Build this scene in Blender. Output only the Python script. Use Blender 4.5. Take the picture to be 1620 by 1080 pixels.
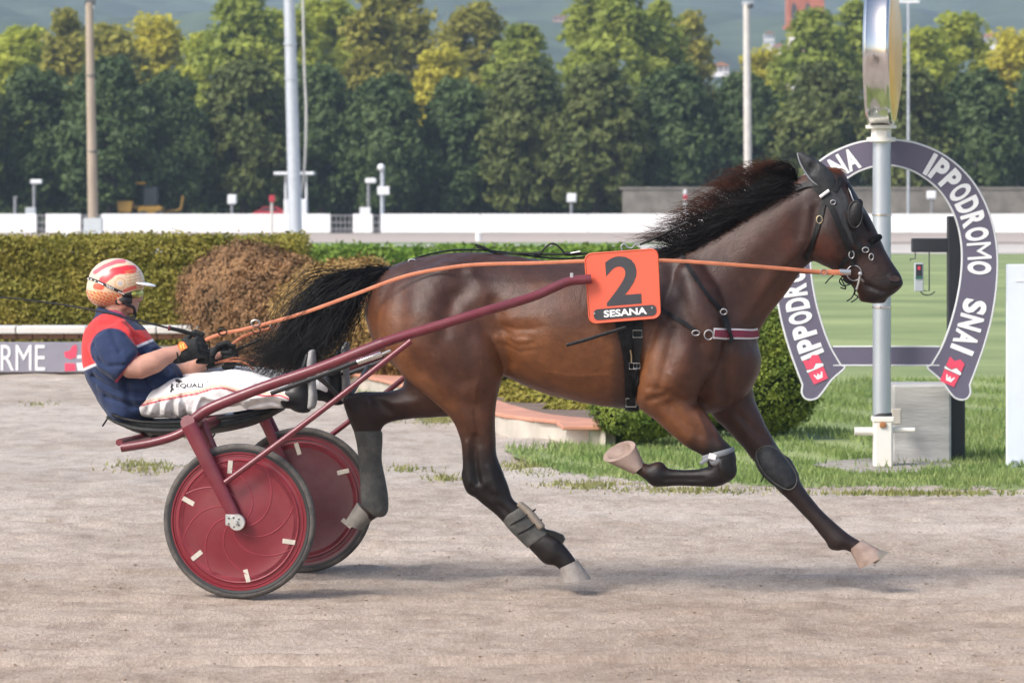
import bpy, bmesh, math, random
import numpy as np
from mathutils import Vector
from mathutils.bvhtree import BVHTree
random.seed(7); RNG = np.random.default_rng(7)
for o in list(bpy.data.objects): bpy.data.objects.remove(o)
SC = bpy.context.scene
COL = SC.collection
# ------------------------------------------------------------------ camera, sky, sun, exposure
CAM_H = 1.8; FPX = 7200.0; HORIZON = 300.0          # in pixels of the 1620 x 1080 photograph
cam = bpy.data.cameras.new('camera'); camo = bpy.data.objects.new('camera', cam); COL.objects.link(camo)
camo.location = (0, 0, CAM_H); camo.rotation_euler = (math.radians(90), 0, 0)
cam.sensor_width = 36; cam.lens = 36 * FPX / 1620; cam.shift_y = -(540 - HORIZON) / 1620
cam.clip_start = 0.5; cam.clip_end = 9000
cam.dof.use_dof = True; cam.dof.focus_distance = 20.4; cam.dof.aperture_fstop = 9.0
SC.camera = camo
SUN_EL, SUN_AZ = math.radians(42), math.radians(232)   # compass azimuth, +Y = north: behind the camera, to the left
wd = bpy.data.worlds.new('World'); SC.world = wd; wd.use_nodes = True
nt = wd.node_tree; nt.nodes.clear()
sky = nt.nodes.new('ShaderNodeTexSky'); sky.sky_type = 'NISHITA'; sky.sun_disc = False
sky.sun_elevation = SUN_EL; sky.sun_rotation = SUN_AZ; sky.air_density = 1.0; sky.dust_density = 3.0; sky.ozone_density = 0.6
bg = nt.nodes.new('ShaderNodeBackground'); bg.inputs[1].default_value = 0.115
out = nt.nodes.new('ShaderNodeOutputWorld')
nt.links.new(sky.outputs[0], bg.inputs[0]); nt.links.new(bg.outputs[0], out.inputs[0])
sl = bpy.data.lights.new('sun', 'SUN'); sl.energy = 1.7; sl.angle = math.radians(20); sl.color = (1.0, 0.98, 0.95)
so = bpy.data.objects.new('sun', sl); COL.objects.link(so)
sd = Vector((math.sin(SUN_AZ) * math.cos(SUN_EL), math.cos(SUN_AZ) * math.cos(SUN_EL), math.sin(SUN_EL)))
so.rotation_euler = sd.to_track_quat('Z', 'Y').to_euler(); so.location = (-30, -30, 40)
SC.view_settings.view_transform = 'Standard'; SC.view_settings.look = 'None'
SC.view_settings.exposure = 1.12; SC.view_settings.gamma = 1.0
SC.render.engine = 'CYCLES'; SC.render.resolution_x = 1024; SC.render.resolution_y = 682
# ------------------------------------------------------------------ where things are
def at(px, py, Y):
    return np.array([(px - 810) / FPX * Y, Y, CAM_H - (py - HORIZON) / FPX * Y])
def ground(px, py):
    return at(px, py, CAM_H * FPX / (py - HORIZON))
# local frame of the horse and sulky: s forwards, w towards the near side, z up
YAW = math.radians(8.86)
F3 = np.array([math.cos(YAW), -math.sin(YAW), 0]); N3 = np.array([-math.sin(YAW), -math.cos(YAW), 0]); Z3 = np.array([0, 0, 1.0])
O3 = np.array([-1.098, 20.80, 0.0])
CAMP = np.array([0, 0, CAM_H])
def lp(px, py, w=0.0):
    d = np.array([(px - 810) / FPX, 1.0, -(py - HORIZON) / FPX])
    t = (w - (CAMP - O3) @ N3) / (d @ N3)
    p = CAMP + t * d - O3
    return np.array([p @ F3, w, p[2]])
def l2w(p):
    p = np.asarray(p, float)
    return O3 + p[..., 0:1] * F3 + p[..., 1:2] * N3 + p[..., 2:3] * Z3
def pw(px, py, w=0.0): return l2w(lp(px, py, w)[None])[0]
def w2px(P):
    P = np.asarray(P, float)
    return np.stack([810 + P[..., 0] / P[..., 1] * FPX, HORIZON + (CAM_H - P[..., 2]) / P[..., 1] * FPX], -1)
# ------------------------------------------------------------------ materials
MATS = {}
def nodes_of(name):
    m = bpy.data.materials.new(name); m.use_nodes = True; t = m.node_tree
    return m, t, t.nodes['Principled BSDF']
def M(name, col=(.5, .5, .5), rough=.6, metal=0.0, var=.15, scale=6.0, bump=0.0, bscale=60.0, spec=.5, stretch=(1, 1, 1), hue=None, coat=0.0, sss=0.0, dust=None):
    if name in MATS: return MATS[name]
    m, t, b = nodes_of(name); MATS[name] = m; L = t.links.new
    tc = t.nodes.new('ShaderNodeTexCoord'); mp = t.nodes.new('ShaderNodeMapping'); mp.inputs['Scale'].default_value = stretch
    L(tc.outputs['Object'], mp.inputs[0])
    n = t.nodes.new('ShaderNodeTexNoise'); n.inputs['Scale'].default_value = scale; n.inputs['Detail'].default_value = 6
    L(mp.outputs[0], n.inputs['Vector'])
    r = t.nodes.new('ShaderNodeValToRGB'); c = np.array(col)
    lo = c * (1 - var); hi = np.minimum(c * (1 + var), 1)
    if hue is not None: hi = np.array(hue)
    r.color_ramp.elements[0].position = .3; r.color_ramp.elements[1].position = .7
    r.color_ramp.elements[0].color = (*lo, 1); r.color_ramp.elements[1].color = (*hi, 1)
    L(n.outputs[0], r.inputs[0]); L(r.outputs[0], b.inputs['Base Color'])
    if dust:                                            # dried sand and scuffs: colour, amount, scale
        dn = t.nodes.new('ShaderNodeTexNoise'); dn.inputs['Scale'].default_value = dust[2]; dn.inputs['Detail'].default_value = 9; dn.inputs['Roughness'].default_value = .72; L(tc.outputs['Object'], dn.inputs['Vector'])
        dm = t.nodes.new('ShaderNodeMapRange'); dm.inputs[1].default_value = .42; dm.inputs[2].default_value = .78; dm.inputs[3].default_value = dust[1] * .15; dm.inputs[4].default_value = dust[1]; L(dn.outputs[0], dm.inputs[0])
        dx = t.nodes.new('ShaderNodeMix'); dx.data_type = 'RGBA'; L(dm.outputs[0], dx.inputs[0]); L(r.outputs[0], dx.inputs[6]); dx.inputs[7].default_value = (*dust[0], 1); L(dx.outputs[2], b.inputs['Base Color'])
    b.inputs['Roughness'].default_value = rough; b.inputs['Metallic'].default_value = metal
    b.inputs['Specular IOR Level'].default_value = spec; b.inputs['Coat Weight'].default_value = coat
    if sss: b.inputs['Subsurface Weight'].default_value = sss; b.inputs['Subsurface Radius'].default_value = (.012, .006, .004)
    if bump:
        n2 = t.nodes.new('ShaderNodeTexNoise'); n2.inputs['Scale'].default_value = bscale; n2.inputs['Detail'].default_value = 5
        L(mp.outputs[0], n2.inputs['Vector'])
        bp = t.nodes.new('ShaderNodeBump'); bp.inputs['Strength'].default_value = bump; bp.inputs['Distance'].default_value = .01
        L(n2.outputs[0], bp.inputs['Height']); L(bp.outputs[0], b.inputs['Normal'])
    return m
def M_attr(name, rough=.5, spec=.5, bump=.1, bscale=150., var=.12, vscale=30., sheen=0.0, coat=0.0, stretch=(1, 1, 1), bump2=0.0, bscale2=20., rvar=0.0):
    """colour comes from the mesh's own point colours (coat, dye and print), broken up by noise"""
    m, t, b = nodes_of(name); MATS[name] = m; L = t.links.new
    a = t.nodes.new('ShaderNodeAttribute'); a.attribute_name = 'Col'
    tc = t.nodes.new('ShaderNodeTexCoord'); mp = t.nodes.new('ShaderNodeMapping'); mp.inputs['Scale'].default_value = stretch
    L(tc.outputs['Object'], mp.inputs[0])
    n = t.nodes.new('ShaderNodeTexNoise'); n.inputs['Scale'].default_value = vscale; n.inputs['Detail'].default_value = 6
    L(mp.outputs[0], n.inputs['Vector'])
    mr = t.nodes.new('ShaderNodeMapRange'); mr.inputs[1].default_value = .3; mr.inputs[2].default_value = .7
    mr.inputs[3].default_value = 1 - var; mr.inputs[4].default_value = 1 + var
    L(n.outputs[0], mr.inputs[0])
    mx = t.nodes.new('ShaderNodeVectorMath'); mx.operation = 'SCALE'
    L(a.outputs['Color'], mx.inputs[0]); L(mr.outputs[0], mx.inputs['Scale']); L(mx.outputs[0], b.inputs['Base Color'])
    b.inputs['Roughness'].default_value = rough; b.inputs['Specular IOR Level'].default_value = spec
    b.inputs['Sheen Weight'].default_value = sheen; b.inputs['Coat Weight'].default_value = coat; b.inputs['Coat Roughness'].default_value = .35
    n2 = t.nodes.new('ShaderNodeTexNoise'); n2.inputs['Scale'].default_value = bscale; n2.inputs['Detail'].default_value = 4
    L(mp.outputs[0], n2.inputs['Vector'])
    bp = t.nodes.new('ShaderNodeBump'); bp.inputs['Strength'].default_value = bump; bp.inputs['Distance'].default_value = .006
    L(n2.outputs[0], bp.inputs['Height']); L(bp.outputs[0], b.inputs['Normal'])
    if bump2:
        n3 = t.nodes.new('ShaderNodeTexNoise'); n3.inputs['Scale'].default_value = bscale2; n3.inputs['Detail'].default_value = 3; n3.inputs['Distortion'].default_value = .8
        L(tc.outputs['Object'], n3.inputs['Vector']); b3 = t.nodes.new('ShaderNodeBump'); b3.inputs['Strength'].default_value = bump2; b3.inputs['Distance'].default_value = .02
        L(n3.outputs[0], b3.inputs['Height']); L(b3.outputs[0], bp.inputs['Normal'])
    if rvar:
        mr2 = t.nodes.new('ShaderNodeMapRange'); mr2.inputs[1].default_value = .3; mr2.inputs[2].default_value = .7; mr2.inputs[3].default_value = rough - rvar; mr2.inputs[4].default_value = rough + rvar
        L(n2.outputs[0], mr2.inputs[0]); L(mr2.outputs[0], b.inputs['Roughness'])
    return m
def M_leaf(name, c1, c2, rough=.6, scale=1.2, trans=.25):
    """leaf colour varies from clump to clump and leaf to leaf; a little light passes through"""
    m, t, b = nodes_of(name); MATS[name] = m; L = t.links.new
    tc = t.nodes.new('ShaderNodeTexCoord')
    oi = t.nodes.new('ShaderNodeObjectInfo')
    ad = t.nodes.new('ShaderNodeVectorMath'); ad.operation = 'ADD'
    L(tc.outputs['Object'], ad.inputs[0]); L(oi.outputs['Location'], ad.inputs[1])
    n = t.nodes.new('ShaderNodeTexNoise'); n.inputs['Scale'].default_value = scale; n.inputs['Detail'].default_value = 8; n.inputs['Roughness'].default_value = .7
    L(ad.outputs[0], n.inputs['Vector'])
    r = t.nodes.new('ShaderNodeValToRGB'); r.color_ramp.elements[0].position = .35; r.color_ramp.elements[1].position = .65
    r.color_ramp.elements[0].color = (*c1, 1); r.color_ramp.elements[1].color = (*c2, 1)
    L(n.outputs[0], r.inputs[0])
    g = t.nodes.new('ShaderNodeNewGeometry')
    mr = t.nodes.new('ShaderNodeMapRange'); mr.inputs[3].default_value = .82; mr.inputs[4].default_value = 1.2
    L(g.outputs['Random Per Island'], mr.inputs[0])
    mx = t.nodes.new('ShaderNodeVectorMath'); mx.operation = 'SCALE'
    L(r.outputs[0], mx.inputs[0]); L(mr.outputs[0], mx.inputs['Scale']); L(mx.outputs[0], b.inputs['Base Color'])
    b.inputs['Roughness'].default_value = rough; b.inputs['Specular IOR Level'].default_value = .25
    tr = t.nodes.new('ShaderNodeBsdfTranslucent'); L(mx.outputs[0], tr.inputs[0])
    ms = t.nodes.new('ShaderNodeMixShader'); ms.inputs[0].default_value = trans
    o = t.nodes['Material Output']
    L(b.outputs[0], ms.inputs[1]); L(tr.outputs[0], ms.inputs[2]); L(ms.outputs[0], o.inputs['Surface'])
    return m
# ------------------------------------------------------------------ objects
ORG = {}
def tag(o, label=None, cat=None, group=None, kind=None):
    if label: o['label'] = label
    if cat: o['category'] = cat
    if group: o['group'] = group
    if kind: o['kind'] = kind
    return o
def empty(name, loc, label=None, cat=None, group=None):
    o = bpy.data.objects.new(name, None); COL.objects.link(o); o.location = tuple(loc); o.empty_display_size = .1
    ORG[o] = np.array(loc, float)
    return tag(o, label, cat, group)
def mobj(name, V, Fc, mat, parent=None, smooth=True, col=None, auto=None):
    """one mesh object from world coordinates"""
    V = np.asarray(V, float)
    if parent is None:
        org = np.array([(V[:, 0].min() + V[:, 0].max()) / 2, (V[:, 1].min() + V[:, 1].max()) / 2, V[:, 2].min()])
    else: org = ORG[parent]
    me = bpy.data.meshes.new(name)
    if isinstance(Fc, np.ndarray): Fc = Fc.tolist()
    me.from_pydata((V - org).tolist(), [], Fc); me.update()
    if smooth: me.polygons.foreach_set('use_smooth', [True] * len(me.polygons))
    if auto is not None:
        try: me.set_sharp_from_angle(angle=math.radians(auto))
        except Exception: pass
    if col is not None:
        ca = me.color_attributes.new('Col', 'FLOAT_COLOR', 'POINT')
        c4 = np.concatenate([np.asarray(col, float), np.ones((len(V), 1))], 1).astype(np.float32)
        ca.data.foreach_set('color', c4.ravel())
    o = bpy.data.objects.new(name, me); COL.objects.link(o)
    if isinstance(mat, str): mat = MATS[mat]
    if mat: me.materials.append(mat)
    if parent is None: o.location = tuple(org)
    else: o.parent = parent
    ORG[o] = org
    return o
def copy_tree(o, parent=None):
    c = o.copy(); COL.objects.link(c); c.parent = parent
    for ch in list(o.children): copy_tree(ch, c)
    return c
def struct(o): o['kind'] = 'structure'; return o
class MB:
    """collects shapes into one mesh"""
    def __init__(s): s.V = []; s.F = []; s.n = 0
    def add(s, V, Fc):
        V = np.asarray(V, float); s.V.append(V)
        s.F += [[i + s.n for i in f] for f in Fc]; s.n += len(V); return s
    def box(s, c, size, R=None, bev=0.0):
        h = np.array(size) / 2.0; b = min(bev, h.min() * .45)
        if b <= 0:
            V = np.array([[x, y, z] for x in (-1, 1) for y in (-1, 1) for z in (-1, 1)]) * h
            Fc = [[0, 1, 3, 2], [4, 6, 7, 5], [0, 4, 5, 1], [2, 3, 7, 6], [0, 2, 6, 4], [1, 5, 7, 3]]
        else:
            V = []; ix = {}
            for x in (-1, 1):
                for y in (-1, 1):
                    for z in (-1, 1):
                        for a in range(3):
                            e = h - b; e[a] = h[a]; ix[(x, y, z, a)] = len(V); V.append(np.array([x, y, z]) * e)
            V = np.array(V); Fc = []
            def q(*k): Fc.append([ix[i] for i in k])
            for sx in (-1, 1):
                q((sx, -1, -1, 0), (sx, 1, -1, 0), (sx, 1, 1, 0), (sx, -1, 1, 0))
                q((-1, sx, -1, 1), (1, sx, -1, 1), (1, sx, 1, 1), (-1, sx, 1, 1))
                q((-1, -1, sx, 2), (1, -1, sx, 2), (1, 1, sx, 2), (-1, 1, sx, 2))
                for t in (-1, 1):
                    q((sx, t, -1, 0), (sx, t, 1, 0), (sx, t, 1, 1), (sx, t, -1, 1))
                    q((sx, -1, t, 0), (sx, 1, t, 0), (sx, 1, t, 2), (sx, -1, t, 2))
                    q((-1, sx, t, 1), (1, sx, t, 1), (1, sx, t, 2), (-1, sx, t, 2))
            for x in (-1, 1):
                for y in (-1, 1):
                    for z in (-1, 1): q((x, y, z, 0), (x, y, z, 1), (x, y, z, 2))
        if R is not None: V = V @ np.array(R).T
        return s.add(V + np.array(c), Fc)
    def tube(s, pts, rad, n=10, closed=False, flat=None, up=None):
        """round (or, with flat=(rx,ry), oval) tube along points"""
        P = np.asarray(pts, float); m = len(P)
        rad = np.broadcast_to(np.asarray(rad, float), (m,))
        T = np.gradient(P, axis=0)
        if closed: T = np.roll(P, -1, 0) - np.roll(P, 1, 0)
        T /= np.linalg.norm(T, axis=1)[:, None] + 1e-12
        u0 = np.array(up, float) if up is not None else (np.array([0, 0, 1.]) if abs(T[0, 2]) < .9 else np.array([1., 0, 0]))
        V = []; U = u0
        for i in range(m):
            if up is not None: U = u0
            U = U - T[i] * (U @ T[i]); U = U / (np.linalg.norm(U) + 1e-12); W = np.cross(T[i], U)
            a = np.arange(n) * 2 * math.pi / n
            fx, fy = (1, 1) if flat is None else flat
            V.append(P[i] + rad[i] * (fx * np.cos(a)[:, None] * U + fy * np.sin(a)[:, None] * W))
        V = np.concatenate(V); Fc = []
        rng = m if closed else m - 1
        for i in range(rng):
            j = (i + 1) % m
            for k in range(n):
                l = (k + 1) % n; Fc.append([i * n + k, i * n + l, j * n + l, j * n + k])
        if not closed:
            Fc.append(list(range(n))[::-1]); Fc.append([(m - 1) * n + k for k in range(n)])
        return s.add(V, Fc)
    def lathe(s, prof, c, axis, n=48, closed=False):
        """profile of (radius, height along axis)"""
        axis = np.array(axis, float); axis /= np.linalg.norm(axis)
        u = np.cross(axis, [0, 0, 1.0] if abs(axis[2]) < .9 else [1.0, 0, 0]); u /= np.linalg.norm(u); v = np.cross(axis, u)
        V = []; Fc = []; m = len(prof)
        for i in range(n):
            a = 2 * math.pi * i / n; d = math.cos(a) * u + math.sin(a) * v
            for r, h in prof: V.append(np.array(c) + d * r + axis * h)
        for i in range(n):
            j = (i + 1) % n
            for k in range(m if closed else m - 1):
                l = (k + 1) % m; Fc.append([i * m + k, j * m + k, j * m + l, i * m + l])
        if not closed:
            if prof[0][0] > 1e-6: Fc.append([i * m for i in range(n)])
            if prof[-1][0] > 1e-6: Fc.append([i * m + m - 1 for i in range(n)][::-1])
        return s.add(V, Fc)
    def prism(s, pts, d):
        """closed outline of 3D points extruded by vector d"""
        P = np.asarray(pts, float); n = len(P); d = np.array(d, float)
        return s.add(np.concatenate([P, P + d]), [list(range(n)), [n + i for i in range(n)][::-1]] + [[i, n + i, n + (i + 1) % n, (i + 1) % n] for i in range(n)])
    def build(s, name, mat, parent=None, smooth=True, auto=35, **k):
        return mobj(name, np.concatenate(s.V), s.F, mat, parent, smooth, auto=auto, **k)
def crom(P, m=6, closed=False):
    P = np.asarray(P, float)
    if P.ndim == 1: P = P[:, None]
    n = len(P); outp = []
    for i in range(n if closed else n - 1):
        p1 = P[i]; p2 = P[(i + 1) % n]
        p0 = P[i - 1] if (i > 0 or closed) else 2 * p1 - p2
        p3 = P[(i + 2) % n] if (i + 2 < n or closed) else 2 * p2 - p1
        for k in range(m):
            t = k / m
            outp.append(.5 * (2 * p1 + (p2 - p0) * t + (2 * p0 - 5 * p1 + 4 * p2 - p3) * t * t + (3 * p1 - p0 - 3 * p2 + p3) * t ** 3))
    if not closed: outp.append(P[-1])
    return np.array(outp)
def text_mesh(body, size, bold=0.0, extrude=.002, shear=0.0, spacing=1.0):
    """outline of lettering as plain vertices and faces, x right and y up, centred"""
    cu = bpy.data.curves.new('t', 'FONT'); cu.body = body; cu.size = size; cu.offset = bold; cu.extrude = extrude; cu.shear = shear
    cu.align_x = 'CENTER'; cu.align_y = 'CENTER'; cu.space_character = spacing; cu.resolution_u = 4
    o = bpy.data.objects.new('t', cu); COL.objects.link(o)
    dg = bpy.context.evaluated_depsgraph_get(); me = bpy.data.meshes.new_from_object(o.evaluated_get(dg))
    V = np.array([v.co[:] for v in me.vertices]); Fc = [list(p.vertices) for p in me.polygons]
    bpy.data.objects.remove(o); bpy.data.curves.remove(cu); bpy.data.meshes.remove(me)
    mn, mx = V.min(0), V.max(0); V[:, :2] -= (mn[:2] + mx[:2]) / 2
    return V, Fc
def frame_text(V, c, right, up, outn, sx=1.0):
    right, up, outn = (np.array(a, float) / np.linalg.norm(a) for a in (right, up, outn))
    return np.array(c) + V[:, :1] * right * sx + V[:, 1:2] * up + V[:, 2:3] * outn
# ------------------------------------------------------------------ bodies: smooth union of lofted limbs on a grid, then surface nets
class Field:
    def __init__(s, lo, hi, h):
        s.lo = np.array(lo, float); s.h = h; s.n = np.ceil((np.array(hi) - s.lo) / h).astype(int) + 1
        s.D = np.full(s.n, 1.0, np.float32); s.ax = [s.lo[i] + h * np.arange(s.n[i]) for i in range(3)]
    def sl(s, mn, mx):
        a = np.clip(np.floor((np.array(mn) - s.lo) / s.h).astype(int), 0, s.n); b = np.clip(np.ceil((np.array(mx) - s.lo) / s.h).astype(int) + 1, 0, s.n)
        return tuple(slice(a[i], max(b[i], a[i])) for i in range(3))
    def merge(s, S, d, k, sub=False):
        A = s.D[S]
        if sub:
            h = np.clip(.5 - .5 * (A + d) / k, 0, 1); s.D[S] = A + (-d - A) * h + k * h * (1 - h)
        else:
            h = np.clip(.5 + .5 * (A - d) / k, 0, 1); s.D[S] = A + (d - A) * h - k * h * (1 - h)
    def loft(s, st, k=.02, m=4, cap=.5):
        """st rows: s1,z1,s2,z2,w,b in the local frame"""
        st = crom(np.array(st, float), m)
        P1 = st[:, 0:2]; P2 = st[:, 2:4]; C = (P1 + P2) / 2; a = np.linalg.norm(P2 - P1, axis=1) / 2 + 1e-6; U = (P2 - P1) / (2 * a[:, None]); w = st[:, 4]; b = np.maximum(st[:, 5], 1e-3)
        R = np.maximum(a, b).max() + k * 1.5
        mn = np.array([C[:, 0].min() - R, w.min() - b.max() - k * 1.5, C[:, 1].min() - R]); mx = np.array([C[:, 0].max() + R, w.max() + b.max() + k * 1.5, C[:, 1].max() + R])
        S = s.sl(mn, mx); shp = s.D[S].shape
        T = np.full(shp, 1.0, np.float32)
        for i in range(len(st) - 1):
            end = i == 0 or i == len(st) - 2
            pad = k * 1.5 + (max(a[i], a[i + 1], b[i], b[i + 1]) if end else .025); bm = max(b[i], b[i + 1]) + k * 1.5
            cr = np.stack([P1[i], P2[i], P1[i + 1], P2[i + 1]])
            lo2 = np.array([cr[:, 0].min() - pad, min(w[i], w[i + 1]) - bm, cr[:, 1].min() - pad]); hi2 = np.array([cr[:, 0].max() + pad, max(w[i], w[i + 1]) + bm, cr[:, 1].max() + pad])
            Q = s.sl(lo2, hi2)
            Q = tuple(slice(max(Q[j].start, S[j].start), min(Q[j].stop, S[j].stop)) for j in range(3))
            if any(q.stop <= q.start for q in Q): continue
            X = s.ax[0][Q[0]][:, None]; Zz = s.ax[2][Q[2]][None, :]; W = s.ax[1][Q[1]]
            um = U[i] + U[i + 1]; um = um / (np.linalg.norm(um) + 1e-9); mdir = np.array([-um[1], um[0]])
            den = (C[i + 1] - C[i]) @ mdir
            if abs(den) < 1e-4: continue
            t = np.clip(((X - C[i, 0]) * mdir[0] + (Zz - C[i, 1]) * mdir[1]) / den, 0, 1)
            cx = C[i, 0] + t * (C[i + 1, 0] - C[i, 0]); cz = C[i, 1] + t * (C[i + 1, 1] - C[i, 1])
            ux = U[i, 0] + t * (U[i + 1, 0] - U[i, 0]); uz = U[i, 1] + t * (U[i + 1, 1] - U[i, 1]); ul = np.sqrt(ux * ux + uz * uz) + 1e-9; ux /= ul; uz /= ul
            aa = a[i] + t * (a[i + 1] - a[i]); bb = b[i] + t * (b[i + 1] - b[i]); ww = w[i] + t * (w[i + 1] - w[i])
            cc = np.minimum(aa, bb) * cap + .002
            qx = X - cx; qz = Zz - cz; qu = qx * ux + qz * uz; qt = -qx * uz + qz * ux
            e0 = (qu / aa) ** 2 + (qt / cc) ** 2; e1 = qu ** 2 / aa ** 4 + qt ** 2 / cc ** 4
            qv = W[None, :, None] - ww[:, None, :]
            k0 = np.sqrt(e0[:, None, :] + (qv / bb[:, None, :]) ** 2); k1 = np.sqrt(e1[:, None, :] + qv ** 2 / bb[:, None, :] ** 4) + 1e-9
            d = (k0 * (k0 - 1) / k1).astype(np.float32)
            q = tuple(slice(Q[j].start - S[j].start, Q[j].stop - S[j].start) for j in range(3))
            T[q] = np.minimum(T[q], d)
        s.merge(S, T, k)
    def caps(s, pts, rad, k=.01, sub=False):
        """chain of round cones through 3D local points"""
        P = np.asarray(pts, float); rad = np.broadcast_to(np.asarray(rad, float), (len(P),))
        if len(P) == 1: P = np.concatenate([P, P + 1e-5]); rad = np.repeat(rad, 2)
        R = rad.max() + k * 1.5; S = s.sl(P.min(0) - R, P.max(0) + R)
        X = s.ax[0][S[0]][:, None, None]; W = s.ax[1][S[1]][None, :, None]; Zz = s.ax[2][S[2]][None, None, :]
        T = np.full(s.D[S].shape, 1.0, np.float32)
        for i in range(len(P) - 1):
            e = P[i + 1] - P[i]; L2 = e @ e + 1e-12
            qx, qy, qz = X - P[i, 0], W - P[i, 1], Zz - P[i, 2]
            t = np.clip((qx * e[0] + qy * e[1] + qz * e[2]) / L2, 0, 1)
            d = np.sqrt((qx - t * e[0]) ** 2 + (qy - t * e[1]) ** 2 + (qz - t * e[2]) ** 2) - (rad[i] + t * (rad[i + 1] - rad[i]))
            T = np.minimum(T, d.astype(np.float32))
        s.merge(S, T, k, sub)
    def ell(s, c, r, k=.02, R=None, sub=False):
        c = np.array(c, float); r = np.array(r, float); m = r.max() + k * 1.5; S = s.sl(c - m, c + m)
        q = np.stack(np.meshgrid(s.ax[0][S[0]] - c[0], s.ax[1][S[1]] - c[1], s.ax[2][S[2]] - c[2], indexing='ij'), -1)
        if R is not None: q = q @ np.array(R)
        k0 = np.sqrt(((q / r) ** 2).sum(-1)); k1 = np.sqrt(((q / r ** 2) ** 2).sum(-1)) + 1e-9
        s.merge(S, (k0 * (k0 - 1) / k1).astype(np.float32), k, sub)
    def ridge(s, pts, sig, amp, w0=0.0, side=1, wmax=None):
        """raise (amp > 0) or sink the surface along a side-view line, on one side of the body"""
        P = np.asarray(pts, float); pad = sig * 2.6
        S = s.sl([P[:, 0].min() - pad, -9, P[:, 1].min() - pad], [P[:, 0].max() + pad, 9, P[:, 1].max() + pad])
        X = s.ax[0][S[0]][:, None]; Zz = s.ax[2][S[2]][None, :]; W = s.ax[1][S[1]]
        dm = np.full((X.shape[0], Zz.shape[1]), 9.0)
        Q = P if len(P) > 1 else np.concatenate([P, P + 1e-5])
        for i in range(len(Q) - 1):
            e = Q[i + 1] - Q[i]; t = np.clip(((X - Q[i, 0]) * e[0] + (Zz - Q[i, 1]) * e[1]) / (e @ e + 1e-12), 0, 1)
            dm = np.minimum(dm, (X - Q[i, 0] - t * e[0]) ** 2 + (Zz - Q[i, 1] - t * e[1]) ** 2)
        g = amp * np.exp(-dm / sig ** 2)
        sw = np.clip(side * (W - w0) / .05, 0, 1)
        if wmax is not None: sw = sw * np.clip(side * (wmax - W) / .03, 0, 1)
        s.D[S] -= (g[:, None, :] * sw[None, :, None]).astype(np.float32)
    def wrinkle(s, amp, f, seed=0):
        r = np.random.default_rng(seed); X, W, Z = np.meshgrid(*s.ax, indexing='ij', sparse=True); acc = 0
        for i in range(4):
            k = r.normal(size=3) * f; q = r.normal(size=3) * f * .5; acc = acc + np.sin(k[0] * X + k[1] * W + k[2] * Z + i + 1.5 * np.sin(q[0] * X + q[1] * W + q[2] * Z))
        s.D += (amp * acc / 2).astype(np.float32)
    def mesh(s, relax=2):
        D = s.D; I = D < 0; n = np.array(D.shape)
        cs = [(0, 0, 0), (1, 0, 0), (0, 1, 0), (1, 1, 0), (0, 0, 1), (1, 0, 1), (0, 1, 1), (1, 1, 1)]
        cnt = sum(I[c[0]:n[0] - 1 + c[0], c[1]:n[1] - 1 + c[1], c[2]:n[2] - 1 + c[2]].astype(np.int8) for c in cs)
        act = np.argwhere((cnt > 0) & (cnt < 8))
        idx = np.full(tuple(n - 1), -1, np.int64); idx[tuple(act.T)] = np.arange(len(act))
        cv = np.stack([D[act[:, 0] + c[0], act[:, 1] + c[1], act[:, 2] + c[2]] for c in cs], 1)
        pos = np.zeros((len(act), 3)); num = np.zeros(len(act)); co = np.array(cs, float)
        for a in range(8):
            for b in range(a + 1, 8):
                if np.abs(co[a] - co[b]).sum() != 1: continue
                x = (cv[:, a] < 0) != (cv[:, b] < 0); t = cv[:, a] / (cv[:, a] - cv[:, b] + 1e-20)
                pos[x] += (co[a] + t[:, None] * (co[b] - co[a]))[x]; num[x] += 1
        V = s.lo + (act + pos / num[:, None]) * s.h
        Fc = []
        for ax in range(3):
            o1, o2 = [(1, 2), (2, 0), (0, 1)][ax]
            lo_ = [slice(1, n[i] - 1) for i in range(3)]; lo_[ax] = slice(0, n[ax] - 1); hi_ = list(lo_); hi_[ax] = slice(1, n[ax])
            A = I[tuple(lo_)]; B = I[tuple(hi_)]; e = np.argwhere(A != B); fl = A[tuple(e.T)]
            e = e.copy()
            for i in range(3):
                if i != ax: e[:, i] += 1
            def ci(d1, d2):
                q = e.copy(); q[:, o1] -= d1; q[:, o2] -= d2; return idx[tuple(q.T)]
            f = np.stack([ci(1, 1), ci(0, 1), ci(0, 0), ci(1, 0)], 1)
            f[~fl] = f[~fl][:, ::-1]; Fc.append(f)
        Fc = np.concatenate(Fc)
        for _ in range(relax):
            acc = np.zeros_like(V); c = np.zeros(len(V))
            for a, b in ((0, 1), (1, 2), (2, 3), (3, 0)):
                for p, q in ((a, b), (b, a)):
                    for d in range(3): acc[:, d] += np.bincount(Fc[:, p], V[Fc[:, q], d], len(V))
                    c += np.bincount(Fc[:, p], minlength=len(V))
            V = V + .5 * (acc / c[:, None] - V)
        return V, Fc[:, ::-1]          # the local frame is left-handed
def L6(rows, dw=0.0):
    """photo outline rows (x1,y1,x2,y2,w,b) to local loft stations"""
    o = []
    for x1, y1, x2, y2, w, b in rows:
        p = lp(x1, y1, w + dw); q = lp(x2, y2, w + dw); o.append((p[0], p[2], q[0], q[2], w + dw, b))
    return o
def L2(pts, w=0.0): return np.array([lp(x, y, w)[[0, 2]] for x, y in pts])
def blend(*layers):
    """(colour, mask) layers painted over each other"""
    c = None
    for colr, m in layers:
        colr = np.asarray(colr, float)
        c = np.broadcast_to(colr, (len(m), 3)).copy() if c is None else c * (1 - m[:, None]) + colr * m[:, None]
    return c
def sstep(x, a, b):
    t = np.clip((x - a) / (b - a), 0, 1); return t * t * (3 - 2 * t)
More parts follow.
